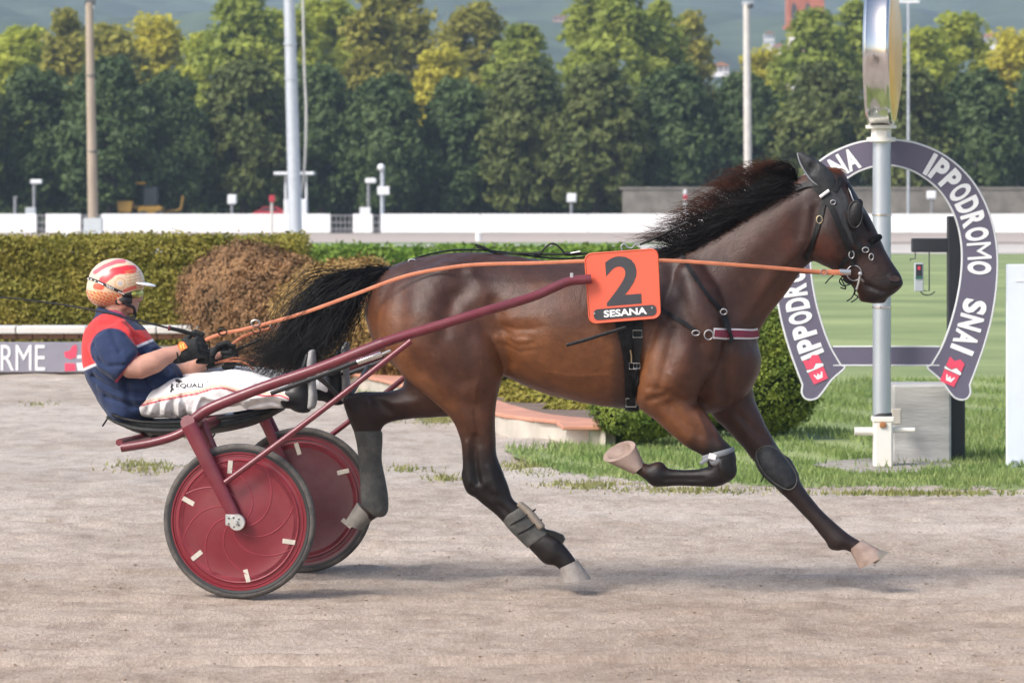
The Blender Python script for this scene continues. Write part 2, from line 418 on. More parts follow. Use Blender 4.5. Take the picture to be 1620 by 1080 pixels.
def seg_d(P, pts):
    """distance in pixels of photo points P from a polyline"""
    d = np.full(len(P), 1e9)
    for i in range(len(pts) - 1):
        a = np.array(pts[i], float); e = np.array(pts[i + 1], float) - a; t = np.clip(((P - a) @ e) / (e @ e + 1e-9), 0, 1)
        d = np.minimum(d, np.linalg.norm(P - a - t[:, None] * e, axis=1))
    return d
def vnoise(P, f, seed=0):
    """cheap smooth 3D noise, about -1..1"""
    r = np.random.default_rng(seed); o = np.zeros(len(P))
    for i in range(5):
        k = r.normal(size=3) * f * (1 + .5 * i); o += np.sin(P @ k + r.uniform(0, 6.3)) * np.sin(P @ (r.normal(size=3) * f) + r.uniform(0, 6.3))
    return o / 2.2
# ================================================================== SETTING
def fft_noise(ny, nx, ly, lx, seed, p=1.0):
    """smooth random field, correlation lengths in cells"""
    r = np.random.default_rng(seed); A = np.fft.rfft2(r.normal(size=(ny, nx)))
    ky = np.fft.fftfreq(ny)[:, None]; kx = np.fft.rfftfreq(nx)[None]
    A *= np.exp(-((ky * ly) ** 2 + (kx * lx) ** 2) * 8 * p); o = np.fft.irfft2(A, (ny, nx)); return o / o.std()
# --- materials of the ground
def sand_material(name, c1, c2, c3):
    m, t, b = nodes_of(name); MATS[name] = m; L = t.links.new
    tc = t.nodes.new('ShaderNodeTexCoord')
    def noise(sc, stretch, det=6, rg=.6):
        mp = t.nodes.new('ShaderNodeMapping'); mp.inputs['Scale'].default_value = stretch; L(tc.outputs['Object'], mp.inputs[0])
        n = t.nodes.new('ShaderNodeTexNoise'); n.inputs['Scale'].default_value = sc; n.inputs['Detail'].default_value = det; n.inputs['Roughness'].default_value = rg
        L(mp.outputs[0], n.inputs['Vector']); return n
    n1 = noise(.7, (.6, .7, 1)); n2 = noise(7, (.8, .45, 1), 8, .75); n3 = noise(70, (1, .35, 1), 6, .75)
    r = t.nodes.new('ShaderNodeValToRGB'); e = r.color_ramp.elements; e[0].position = .32; e[1].position = .68
    e[0].color = (*c1, 1); e[1].color = (*c2, 1); L(n1.outputs[0], r.inputs[0])
    r2 = t.nodes.new('ShaderNodeValToRGB'); e = r2.color_ramp.elements; e[0].position = .34; e[1].position = .55
    e[0].color = (*c3, 1); e[1].color = (1, 1, 1, 1); L(n2.outputs[0], r2.inputs[0])
    r3 = t.nodes.new('ShaderNodeValToRGB'); e = r3.color_ramp.elements; e[0].position = .3; e[1].position = .7
    e[0].color = (.68, .66, .64, 1); e[1].color = (1.16, 1.16, 1.16, 1); L(n3.outputs[0], r3.inputs[0])
    m1 = t.nodes.new('ShaderNodeMix'); m1.data_type = 'RGBA'; m1.blend_type = 'MULTIPLY'; m1.inputs[0].default_value = .6
    L(r.outputs[0], m1.inputs[6]); L(r2.outputs[0], m1.inputs[7])
    m2 = t.nodes.new('ShaderNodeMix'); m2.data_type = 'RGBA'; m2.blend_type = 'MULTIPLY'; m2.inputs[0].default_value = 1
    L(m1.outputs[2], m2.inputs[6]); L(r3.outputs[0], m2.inputs[7])
    # the raced lane is damp and browner, the sand beside it dry and greyer
    ge = t.nodes.new('ShaderNodeNewGeometry'); sx = t.nodes.new('ShaderNodeSeparateXYZ'); L(ge.outputs['Position'], sx.inputs[0]); wn = noise(.8, (.3, 1, 1)); wa = t.nodes.new('ShaderNodeMath'); wa.operation = 'MULTIPLY_ADD'; wa.inputs[1].default_value = 4.0; L(wn.outputs[0], wa.inputs[0]); L(sx.outputs['Y'], wa.inputs[2])
    zr = t.nodes.new('ShaderNodeValToRGB'); zm = t.nodes.new('ShaderNodeMapRange'); zm.inputs[1].default_value = 18.5; zm.inputs[2].default_value = 29.0; L(wa.outputs[0], zm.inputs[0]); L(zm.outputs[0], zr.inputs[0]); e = zr.color_ramp.elements; e[0].position = .0; e[0].color = (.90, .80, .725, 1); e[1].position = 1.0; e[1].color = (1.04, 1.02, 1.0, 1); q_ = e.new(.45); q_.color = (.97, .90, .84, 1)
    m3 = t.nodes.new('ShaderNodeMix'); m3.data_type = 'RGBA'; m3.blend_type = 'MULTIPLY'; m3.inputs[0].default_value = 1; L(m2.outputs[2], m3.inputs[6]); L(zr.outputs[0], m3.inputs[7]); L(m3.outputs[2], b.inputs['Base Color'])
    b.inputs['Roughness'].default_value = .95; b.inputs['Specular IOR Level'].default_value = .15
    bp = t.nodes.new('ShaderNodeBump'); bp.inputs['Strength'].default_value = .7; bp.inputs['Distance'].default_value = .02; L(n3.outputs[0], bp.inputs['Height']); L(bp.outputs[0], b.inputs['Normal'])
    return m
sand_material('sand', (.42, .36, .305), (.58, .525, .47), (.50, .45, .41))
M('far_sand', (.40, .33, .28), .95, var=.1, scale=.05)
M('path_sand', (.50, .45, .40), .95, var=.1, scale=.05)
M('meadow', (.16, .225, .07), .9, var=.25, scale=.35, hue=(.30, .345, .13), bump=.5, bscale=30)
M('verge', (.10, .19, .04), .9, var=.2, scale=.1)
M('mulch', (.16, .11, .08), .95, var=.4, scale=6, bump=.8, bscale=25)
M('yard', (.055, .05, .042), .95, var=.3, scale=.8); M('gravel_patch', (.30, .27, .235), .95, var=.35, scale=9, bump=.8, bscale=70)  # yard colour is darkened to carry the shade under the trees
# --- ground sheets
def sheet(name, pts, z, mat):
    P = np.array([[x, y, z] for x, y in pts]); return struct(mobj(name, P, [list(range(len(P)))], mat, smooth=False))
sheet('ground', [(-3000, -120), (3000, -120), (3000, 3600), (-3000, 3600)], -.07, 'far_sand')
sheet('infield_ground', [(-60, 46.5), (60, 46.5), (60, 131), (-60, 131)], -.05, 'meadow')
sheet('far_track', [(-120, 158.6), (120, 158.6), (120, 191), (-120, 191)], -.045, 'far_sand')
sheet('grass_verge', [(-120, 153), (8, 153), (8, 158.4), (-120, 158.4)], -.043, 'verge')
sheet('sand_path', [(-120, 131.2), (120, 131.2), (120, 152.8), (-120, 152.8)], -.04, 'path_sand')
sheet('service_ground', [(-120, 191.2), (120, 191.2), (120, 330), (-120, 330)], -.042, 'yard')
MEADOW0 = [(-.06, 31.6), (.1, 29.9), (.30, 28.9), (.78, 28.0), (1.9, 27.55), (3.2, 27.3), (12, 27.1), (60, 46.6), (-2.2, 46.6), (-1.3, 40), (-.2, 34.4), (.6, 31.9), (.3, 31.8)]
MEADOW = []
for i, (mx_, my_) in enumerate(MEADOW0):
    MEADOW.append((mx_, my_))
    if i < 6:
        nx_, ny_ = MEADOW0[i + 1]; k_ = 14 if i < 5 else 60
        for q in range(1, k_): t_ = q / k_; MEADOW.append((mx_ + (nx_ - mx_) * t_ + .03 * math.sin(37 * (t_ + i)), my_ + (ny_ - my_) * t_ + .10 * math.sin(23 * t_ * (k_ / 14) + i) + .07 * math.sin(61 * t_ * (k_ / 14) + 2 * i) + .10))
def inpoly(x, y, poly):
    c = np.zeros(len(x), bool); n = len(poly)
    for i in range(n):
        x1, y1 = poly[i]; x2, y2 = poly[i - 1]
        c ^= ((y1 > y) != (y2 > y)) & (x < (x2 - x1) * (y - y1) / (y2 - y1 + 1e-12) + x1)
    return c
# the raced sand: a displaced sheet, harrowed along the track
nx = 360
ys = np.concatenate([np.arange(12.5, 28, .032), np.arange(28, 46.6, .11)]); ny = len(ys)
xs = np.linspace(-8, 8, nx)
hmap = fft_noise(ny, nx, 2.0, 6, 1) * .0040 + fft_noise(ny, nx, 6, 30, 2) * .005 + fft_noise(ny, nx, 1.2, 1.6, 3) * .0042
rut = sum(-.012 * np.exp(-((ys - y0) / .06) ** 2) + .008 * np.exp(-((ys - y0 - .14) / .07) ** 2) for y0 in (17.4, 19.1, 20.05, 21.45, 22.6, 23.5, 24.9, 26.3))
hmap += rut[:, None] * (1 + .4 * fft_noise(ny, nx, 8, 30, 4)); hmap -= .006
GX, GY = np.meshgrid(xs, ys)
inside = inpoly(GX.ravel(), GY.ravel() - .06, MEADOW).reshape(GX.shape) & inpoly(GX.ravel() - .05, GY.ravel() - .12, MEADOW).reshape(GX.shape)
hmap = np.where(inside, -.05, hmap)
V = np.stack([GX, GY, hmap], -1).reshape(-1, 3)
ii = (np.arange(ny - 1)[:, None] * nx + np.arange(nx - 1)[None]).ravel()
struct(mobj('track', V, np.stack([ii, ii + 1, ii + nx + 1, ii + nx], 1), 'sand'))
def track_z(x, y):
    i = int(np.clip(np.searchsorted(ys, y), 0, ny - 1)); j = int(np.clip(round((x + 8) / 16 * (nx - 1)), 0, nx - 1)); return hmap[i, j]
# loose clods on the sand
mb = MB(); r = np.random.default_rng(5)
base = np.array([[1, 0, 0], [-1, 0, 0], [0, 1, 0], [0, -1, 0], [0, 0, 1], [0, 0, -1.]]); bf = [[0, 2, 4], [2, 1, 4], [1, 3, 4], [3, 0, 4], [2, 0, 5], [1, 2, 5], [3, 1, 5], [0, 3, 5]]
for k in range(3000):
    y = 16.2 + 11 * r.random() ** 1.2 if k < 4200 else 27 + 17 * r.random(); x = r.uniform(-.13, .13) * y
    if y > 29 and x > .2: continue
    sz = .002 + .006 * r.random() ** 3
    mb.add(base * sz * r.uniform(.6, 1.3, (6, 1)) * [1.4, 1, .7] + [x, y, track_z(x, y) + sz * .3], bf)
o = mb.build('sand_clods', 'sand', smooth=False); tag(o, 'loose crumbs of sand scattered over the harrowed track', 'sand', kind='stuff')
# --- meadow sheet with the grass that grows on it
struct(mobj('infield_grass', np.array([[x, y, -.005] for x, y in MEADOW]), [list(range(len(MEADOW)))], 'meadow', smooth=False))
def blades(x, y, z, h, wd, seed, lean=.45):
    r = np.random.default_rng(seed); n = len(x); a = r.uniform(0, 6.283, n); d = np.stack([np.cos(a), np.sin(a), np.zeros(n)], 1)
    b = np.stack([x, y, z], 1); l = r.uniform(0, 6.283, n); tip = b + np.stack([np.cos(l) * h * lean, np.sin(l) * h * lean, h], 1) * r.uniform(.5, 1, (n, 1))
    V = np.stack([b - d * wd[:, None], b + d * wd[:, None], tip], 1).reshape(-1, 3); return V, np.arange(3 * n).reshape(-1, 3)
M_leaf('grass_blade', (.12, .205, .05), (.31, .36, .13), scale=1.1, trans=.3)
M_leaf('dry_blade', (.16, .20, .05), (.30, .27, .11), scale=3, trans=.2)
r = np.random.default_rng(11)
n = 150000; y = 27.0 + 16 * r.random(n) ** 1.7; x = r.uniform(-.4, 1, n) * (y * .118 + .4)
keep = inpoly(x, y + .16 * r.normal(size=n), MEADOW) & (r.random(n) < .62 + .5 * np.sin(x * 3.1 + y) * np.sin(y * 1.7) + .3 * np.sin(x * 11 + 1.7 * y))
wear = ((x - 2.43) / .42) ** 2 + ((y - 29.4) / .75) ** 2 < 1 + .4 * np.sin(x * 9) * np.sin(y * 7)
keep &= ~(wear & (r.random(n) < .93)); x, y = x[keep], y[keep]
h = r.uniform(.025, .075, len(x)) * (1 + .35 * np.sin(x * 5 + 2 * y))
V, Fc = blades(x, y, np.full(len(x), .01), h, r.uniform(.004, .008, len(x)), 12)
tag(mobj('grass_blades', V, Fc, 'grass_blade', smooth=False), 'short green grass growing round the finishing post', 'grass', kind='stuff')
V = []; Fc = []; r = np.random.default_rng(3); nn = 0
for px, py, sx, sy, cnt in ((225, 738, 45, 8, 420), (300, 690, 25, 5, 120), (690, 664, 28, 6, 420), (705, 756, 22, 5, 160), (640, 742, 30, 4, 140), (620, 665, 20, 4, 100), (840, 740, 40, 10, 700), (930, 768, 60, 6, 500), (1100, 776, 120, 4, 500), (60, 640, 30, 4, 60), (1450, 780, 140, 3, 900)):
    q = np.array([ground(px + r.normal() * sx * .6, py + r.normal() * sy * .6) for _ in range(cnt)])
    a, f = blades(q[:, 0], q[:, 1], np.full(cnt, -.004), r.uniform(.015, .05, cnt), r.uniform(.004, .009, cnt), 40 + px); V.append(a); Fc.append(f + nn); nn += len(a)
tag(mobj('weeds', np.concatenate(V), np.concatenate(Fc), 'dry_blade', smooth=False), 'sparse thin weeds along the outer edge of the sand', 'weeds', kind='stuff')
# bare patch round the finishing post
g = np.array([[2.43 + .46 * math.cos(a) * (1 + .12 * math.sin(3 * a)), 29.42 + .8 * math.sin(a) * (1 + .1 * math.sin(5 * a)), .017] for a in np.linspace(0, 6.283, 40)[:-1]])
struct(mobj('gravel_patch', g, [list(range(len(g)))], 'gravel_patch', smooth=False))
# --- kerb of the flower bed
M('kerb_wall', (.46, .42, .36), .9, var=.2, scale=3, bump=.3, bscale=40)
M('coping', (.50, .235, .155), .85, var=.14, scale=4, bump=.25, bscale=50)
M('white_stone', (.62, .60, .56), .85, var=.12, scale=2, bump=.2)
kp = [ground(*q)[:2] for q in ((430, 599), (560, 617), (600, 626), (700, 655), (788, 685), (880, 698), (950, 708))]
kp = crom(np.array(kp + [kp[-1] + [.04, .06], kp[-1] + [.05, .25], kp[-1] + [.0, .6]]), 6)
ke = empty('flower_bed_kerb', (*kp[20], 0), 'low pale kerb with terracotta coping curving round the shrub bed', 'kerb')
ncum = np.concatenate([[0], np.cumsum(np.linalg.norm(np.diff(kp, axis=0), axis=1))])
def along(d): return np.array([np.interp(d, ncum, kp[:, 0]), np.interp(d, ncum, kp[:, 1])])
KH = .125; pieces = int(ncum[-1] / .62)
mb = MB()
for i in range(len(kp) - 1):
    a, b = kp[i], kp[i + 1]; t = (b - a) / np.linalg.norm(b - a); nrm = np.array([-t[1], t[0]])
    if i == 0: rowsv = []
    rowsv.append((a, nrm))
rowsv.append((kp[-1], nrm)); Vv = []; Ff = []
for a, nr in rowsv:
    for off, z in ((0, -.05), (0, KH), (.12, KH), (.12, -.05)): Vv.append([a[0] + nr[0] * off, a[1] + nr[1] * off, z])
for i in range(len(rowsv) - 1):
    for k in range(3): Ff.append([4 * i + k, 4 * i + k + 1, 4 * i + 5 + k, 4 * i + 4 + k])
Ff += [[0, 1, 2, 3], [4 * len(rowsv) - 4 + k for k in range(4)][::-1]]
mobj('kerb_face', Vv, Ff, 'kerb_wall', ke, smooth=False)
sgn = 1
for i in range(pieces):
    d0 = i * ncum[-1] / pieces; d1 = (i + 1) * ncum[-1] / pieces - .012; a, b = along(d0), along(d1); t = (b - a) / np.linalg.norm(b - a); nr = np.array([-t[1], t[0]]) * sgn
    c = (a + b) / 2 + nr * .14
    R = np.array([[t[0], nr[0], 0], [t[1], nr[1], 0], [0, 0, 1]])
    MB().box((c[0], c[1], KH + .015 + .002 * math.sin(i * 2.3)), (np.linalg.norm(b - a) * 1.0, .33, .03), R, .008).build('coping_stone', 'coping', ke, auto=30)
# bed soil behind the kerb
bed = [tuple(p) for p in kp[:-6:3]] + [(1.1, 32.6), (1.3, 35), (-.2, 46.4), (-4, 46.45), (-4.0, 44.6)]
struct(mobj('flower_bed', np.array([[x, y, .10] for x, y in bed]), [list(range(len(bed)))], 'mulch', smooth=False))
# low wall at the left with the advertising board
M('board_grey', (.26, .25, .30), .5, var=.06); M('print_white', (.80, .80, .80), .5, var=.04); M('print_red', (.75, .07, .13), .5, var=.06)
M('brick_band', (.36, .20, .13), .85, var=.2, scale=7, bump=.3)
YB = 44.6
wl = empty('bed_wall', at(60, 590, YB), 'low wall with pale slab on a brown band behind the advertising board', 'wall')
x0, x1 = at(-420, 0, YB)[0], at(470, 0, YB)[0]
def zz(py, Y=YB): return CAM_H - (py - HORIZON) / FPX * Y
MB().box(((x0 + x1) / 2, YB + .26, (zz(540) - .05) / 2 - .05), (x1 - x0, .3, zz(540) + .05)).build('wall_base', 'kerb_wall', wl, False)
nb = 36
for i in range(nb):
    w = (x1 - x0) / nb; MB().box((x0 + w * (i + .5), YB + .27, (zz(537) + zz(529)) / 2), (w - .008, .3, zz(529) - zz(537)), None, .006).build('brick', 'brick_band', wl)
for i in range(8):
    w = (x1 - x0) / 8; MB().box((x0 + w * (i + .5), YB + .22, (zz(529) + zz(516)) / 2 + .002), (w - .01, .42, zz(517) - zz(529)), None, .01).build('slab', 'white_stone', wl)
ab = empty('advertising_board', at(60, 590, YB), 'grey advertising board lettered RME below the clipped hedge', 'sign')
xa = at(210, 0, YB)[0]
MB().box(((x0 + xa) / 2, YB + .03, (zz(589) + zz(541)) / 2), (xa - x0, .03, zz(541) - zz(589)), None, .005).build('panel', 'board_grey', ab)
V, Fc = text_mesh('RME', .36, bold=.0, extrude=.003); hgt = np.ptp(V[:, 1]); tgt = zz(545.5) - zz(586); wpx = at(71, 0, YB)[0] - at(1, 0, YB)[0]
V[:, 1] *= tgt / hgt; V[:, 0] *= wpx / np.ptp(V[:, 0]); mobj('lettering', frame_text(V, (at(36, 0, YB)[0], YB + .012, (zz(545.5) + zz(586)) / 2), (1, 0, 0), (0, 0, 1), (0, -1, 0)), Fc, 'print_white', ab, False)
def flat_print(name, pts, Y, mat, par, th=.004):
    P = [at(a, b, Y) for a, b in pts]; return MB().prism(P, (0, th, 0)).build(name, mat, par, False)
flat_print('red_emblem', [(101, 557), (111, 554), (114, 547), (121, 545), (122, 553), (120, 565), (112, 568), (103, 565)], YB + .011, 'print_red', ab)
flat_print('red_emblem', [(102, 577), (104, 574), (119, 575), (120, 586), (103, 587)], YB + .011, 'print_red', ab)
flat_print('white_emblem', [(122, 562), (138, 561), (138, 566), (122, 567)], YB + .011, 'print_white', ab)
flat_print('white_emblem', [(121, 574), (150, 573), (150, 586), (123, 586)], YB + .011, 'print_white', ab)
# ------------------------------------------------------------------ foliage
def leaves(P, Nn, size, seed, asp=.6, tilt=.8):
    r = np.random.default_rng(seed); n = len(P); N = Nn + tilt * r.normal(size=(n, 3)); N /= np.linalg.norm(N, axis=1)[:, None] + 1e-9
    A = np.cross(N, r.normal(size=(n, 3))); A /= np.linalg.norm(A, axis=1)[:, None] + 1e-9; B = np.cross(N, A)
    s = size * r.uniform(.6, 1.3, n)[:, None]
    V = np.stack([P + A * s, P + B * s * asp + N * s * .15, P - A * s, P - B * s * asp + N * s * .15], 1).reshape(-1, 3)
    return V, np.arange(4 * n).reshape(-1, 4)
def crown_pts(nclump, nleaf, prof, seed, csize, flat=.8, shell=.55):
    """prof(t): radius at height t in 0..1 -> points clumped through the crown's volume"""
    r = np.random.default_rng(seed); P = []; N = []
    for i in range(nclump):
        t = r.random() ** .9; a = r.uniform(0, 6.283); rr = prof(t) * (shell + (1 - shell) * r.random()) if r.random() < .85 else prof(t) * r.random()
        c = np.array([math.cos(a) * rr, math.sin(a) * rr, t]); P.append((c, r.uniform(.7, 1.35) * csize, nleaf))
    return P
def make_crown(nclump, nleaf, prof, H, z0, seed, csize, lsize, up=.5):
    r = np.random.default_rng(seed + 77); Ps = []; Ns = []
    for c, cs, nl in crown_pts(nclump, nleaf, prof, seed, csize):
        q = r.normal(size=(nl, 3)); q /= np.linalg.norm(q, axis=1)[:, None]; q *= (r.random((nl, 1)) ** .45)
        p = np.array([c[0], c[1], z0 + c[2] * H]) + q * cs * [1, 1, .8]
        ax = np.array([c[0], c[1], (c[2] - .45) * H * .5]); Ps.append(p); Ns.append(q * .7 + ax / (np.linalg.norm(ax) + .1) * .6 + [0, 0, up])
    return leaves(np.concatenate(Ps), np.concatenate(Ns), lsize, seed + 5)
def trunk_mb(h, r0, seed, limbs=5, spread=1.1, top=None):
    r = np.random.default_rng(seed); mb = MB(); top = top or h * 1.6
    mb.tube(crom([[0, 0, -.1], [r.normal() * .04, r.normal() * .04, h * .5], [r.normal() * .08, r.normal() * .08, h], [r.normal() * .1, r.normal() * .1, top]], 4), np.linspace(r0, r0 * .3, 13), 8)
    for k in range(limbs):
        a = 6.283 * k / limbs + r.random(); z = h * r.uniform(.7, 1.05)
        mb.tube(crom([[0, 0, z], [math.cos(a) * spread * .5, math.sin(a) * spread * .5, z + .5], [math.cos(a) * spread, math.sin(a) * spread, z + 1.5 + r.random()]], 4), np.linspace(r0 * .5, r0 * .12, 9), 6)
    return mb
M('bark', (.085, .07, .055), .95, var=.3, scale=8, bump=.6)
M_leaf('dark_leaf', (.042, .076, .024), (.100, .145, .045), scale=.55, trans=.2)
M_leaf('dark_leaf_olive', (.066, .090, .024), (.145, .165, .042), scale=.55, trans=.2)
M_leaf('lime_leaf', (.34, .40, .05), (.54, .55, .085), scale=.35, trans=.5)
M_leaf('gold_leaf', (.46, .43, .05), (.66, .60, .09), scale=.4, trans=.5)
M_leaf('mid_leaf', (.22, .28, .045), (.38, .42, .075), scale=.35, trans=.45)
M_leaf('olive_leaf', (.27, .27, .05), (.43, .39, .075), scale=.4, trans=.45)
def dark_tree(seed, mat):
    r = np.random.default_rng(seed); e = empty('clipped_tree', (0, 0, 0))
    wv = r.uniform(0, 6.28, 4)
    prof = lambda t: 1.95 * (max(0.0, math.sin(math.pi * min(1, .16 + t * .80))) ** .62) * (1 + .07 * math.sin(7 * t + wv[0]))
    V, Fc = make_crown(190, 75, prof, 5.4, 1.1, seed, .52, .15)
    mobj('crown', V + [0, 0, 0], Fc, mat, e, smooth=False); trunk_mb(1.6, .24, seed, 6, 1.2, 5.2).build('trunk', 'bark', e); return e
def tall_tree(seed, mat, poplar):
    e = empty('tall_tree', (0, 0, 0)); r = np.random.default_rng(seed); ph = r.uniform(0, 6.28)
    if poplar: prof = lambda t: 1.35 * (math.sin(math.pi * min(1, .1 + t * .88)) ** .75) * (1 + .12 * math.sin(9 * t + ph))
    else: prof = lambda t: 2.0 * (math.sin(math.pi * min(1, .12 + t * .85)) ** .6) * (1 + .15 * math.sin(8 * t + ph))
    V, Fc = make_crown(150 if not poplar else 120, 55, prof, 9.2, 2.4, seed, .62, .2)
    mobj('crown', V, Fc, mat, e, smooth=False); trunk_mb(3.0, .22, seed, 5, 1.0, 8).build('trunk', 'bark', e); return e
ordn = ['first', 'second', 'third', 'fourth', 'fifth', 'sixth', 'seventh', 'eighth', 'ninth', 'tenth', 'eleventh', 'twelfth', 'thirteenth', 'fourteenth', 'fifteenth', 'sixteenth', 'seventeenth', 'eighteenth', 'nineteenth', 'twentieth', 'twenty-first', 'twenty-second', 'twenty-third']
protos = [dark_tree(101, 'dark_leaf'), dark_tree(102, 'dark_leaf'), dark_tree(103, 'dark_leaf_olive'), dark_tree(104, 'dark_leaf_olive')]
used = [0] * 4
r = np.random.default_rng(21)
for i, (px, top, k) in enumerate(((55, 100, 0), (172, 88, 1), (270, 108, 0), (388, 92, 2), (505, 100, 1), (612, 112, 0), (722, 122, 1), (832, 98, 2), (945, 95, 3), (1068, 100, 0), (1180, 112, 1), (1300, 92, 3), (1432, 98, 2), (1548, 104, 0), (1660, 96, 1), (-60, 100, 2))):
    e = protos[k] if not used[k] else copy_tree(protos[k]); used[k] = 1
    Y = 203 + r.uniform(-2, 3); p = at(px, HORIZON, Y); hh = CAM_H + (HORIZON - top) / FPX * Y
    s = hh / 6.9; e.location = (p[0], Y, 0); e.scale = (s * r.uniform(.90, 1.0), s * .95, s); e.rotation_euler = (0, 0, r.uniform(0, 6.28))
    nm = 'leftmost of the front row' if i == 15 else ('%s from the left in the front row' % ordn[i + 1])
    tag(e, 'dense dark green tree, ' + nm, 'tree', 'dark trees in the front row')
tp = {}
r = np.random.default_rng(31)
mats = {'l': ('lime_leaf', 'bright lime green'), 'g': ('gold_leaf', 'golden yellow'), 'm': ('mid_leaf', 'mid green'), 'o': ('olive_leaf', 'olive brown')}
cnt = {}
lst = ((-20, 50, 'l', 0), (40, 38, 'l', 0), (105, 14, 'o', 1), (172, 40, 'o', 0), (245, 22, 'g', 0), (322, 48, 'l', 0), (388, -18, 'm', 0), (452, 12, 'l', 0), (515, -8, 'l', 0), (588, -25, 'o', 1), (646, -30, 'o', 1), (698, 72, 'g', 0), (752, 6, 'o', 0), (822, 36, 'm', 0), (935, -35, 'm', 1), (990, -18, 'm', 0), (1046, 2, 'm', 1), (1092, 18, 'o', 1), (1206, 74, 'g', 0), (1292, 12, 'm', 0), (1352, 2, 'm', 1), (1462, 40, 'l', 0), (1516, 16, 'l', 0), (1602, 46, 'g', 0))
for i, (px, top, mk, pop) in enumerate(lst):
    key = (mk, pop)
    if key not in tp: tp[key] = tall_tree(200 + len(tp), mats[mk][0], pop); e = tp[key]
    else: e = copy_tree(tp[key])
    Y = 246 + r.uniform(-9, 12); p = at(px, HORIZON, Y); hh = CAM_H + (HORIZON - top) / FPX * Y
    s = hh / 11.9; e.location = (p[0], Y, 0); e.scale = (s * r.uniform(1.15, 1.35) * (.9 if pop else 1), s * 1.1, s); e.rotation_euler = (0, 0, r.uniform(0, 6.28))
    cnt[mk] = cnt.get(mk, 0) + 1
    tag(e, '%s tree above the dark front row, %s of its colour from the left' % (mats[mk][1], ordn[cnt[mk] - 1]), 'tree', 'taller trees in the back row')
# clipped hedge, low hedge and shrubs: a twiggy core under a skin of small leaves
M('hedge_core', (.03, .035, .015), .95, var=.4, scale=5)
M_leaf('hedge_leaf', (.15, .155, .02), (.29, .235, .04), scale=1.6, trans=.15)
M_leaf('low_hedge_leaf', (.10, .19, .02), (.20, .28, .04), scale=1.5, trans=.2)
M_leaf('brown_leaf', (.15, .085, .04), (.34, .19, .085), scale=3.0, trans=.12)
M_leaf('thuja_leaf', (.07, .12, .015), (.21, .25, .035), scale=3.5, trans=.2)
M_leaf('rust_leaf', (.20, .125, .042), (.36, .23, .075), scale=3.0, trans=.12)
def hedge(name, x0, x1, y0, y1, z1, lmat, n, lsize, label, wob=.05):
    e = empty(name, ((x0 + x1) / 2, y0, 0), label, 'hedge'); r = np.random.default_rng(len(label))
    MB().box(((x0 + x1) / 2, (y0 + y1) / 2, z1 / 2 - .06), (x1 - x0 - .24, y1 - y0 - .5, z1 - .16), None, .16).build('core', 'hedge_core', e)
    def wobble(a, b): return wob * (np.sin(a * 3.1 + b) + .7 * np.sin(a * 7.3 + 2 * b) + .5 * np.sin(b * 9 + a * 2))
    Ps = []; Ns = []
    for (m, fn, nv) in ((int(n * .55), 'front', (0, -1, .3)), (int(n * .35), 'top', (0, -.1, 1)), (int(n * .05), 'l', (-1, 0, .2)), (int(n * .05), 'r', (1, 0, .2))):
        a = r.random(m); b = r.random(m)
        if fn == 'front': x = x0 + a * (x1 - x0); z = b * z1; P = np.stack([x, y0 + wobble(x, z * 3) * .6 + .32 * (z / z1) ** 5, z], 1)
        elif fn == 'top': x = x0 + a * (x1 - x0); y = y0 + b * (y1 - y0); P = np.stack([x, y, z1 + wobble(x, y * 2) * .45 - .22 * np.clip(1 - (y - y0) / .3, 0, 1) ** 2], 1)
        else: y = y0 + a * (y1 - y0); z = b * z1; P = np.stack([np.full(m, x0 if fn == 'l' else x1) + wobble(y, z) * .5, y, z], 1)
        P += r.normal(size=P.shape) * .03; Ps.append(P); Ns.append(np.broadcast_to(np.array(nv, float), P.shape))
    V, Fc = leaves(np.concatenate(Ps), np.concatenate(Ns), lsize, 9, tilt=.7); mobj('foliage', V, Fc, lmat, e, smooth=False); return e
xl = at(-420, 0, 46.3)[0]; xr = at(470, 0, 46.3)[0]
hedge('clipped_hedge', xl, xr, 46.2, 48.6, zz(385, 46.2), 'hedge_leaf', 125000, .023, 'long clipped olive green hedge behind the driver')
hedge('low_hedge', at(440, 0, 70)[0], at(1010, 0, 70)[0], 70, 71.4, zz(396, 70), 'low_hedge_leaf', 16000, .05, 'low bright green hedge behind the back of the horse')
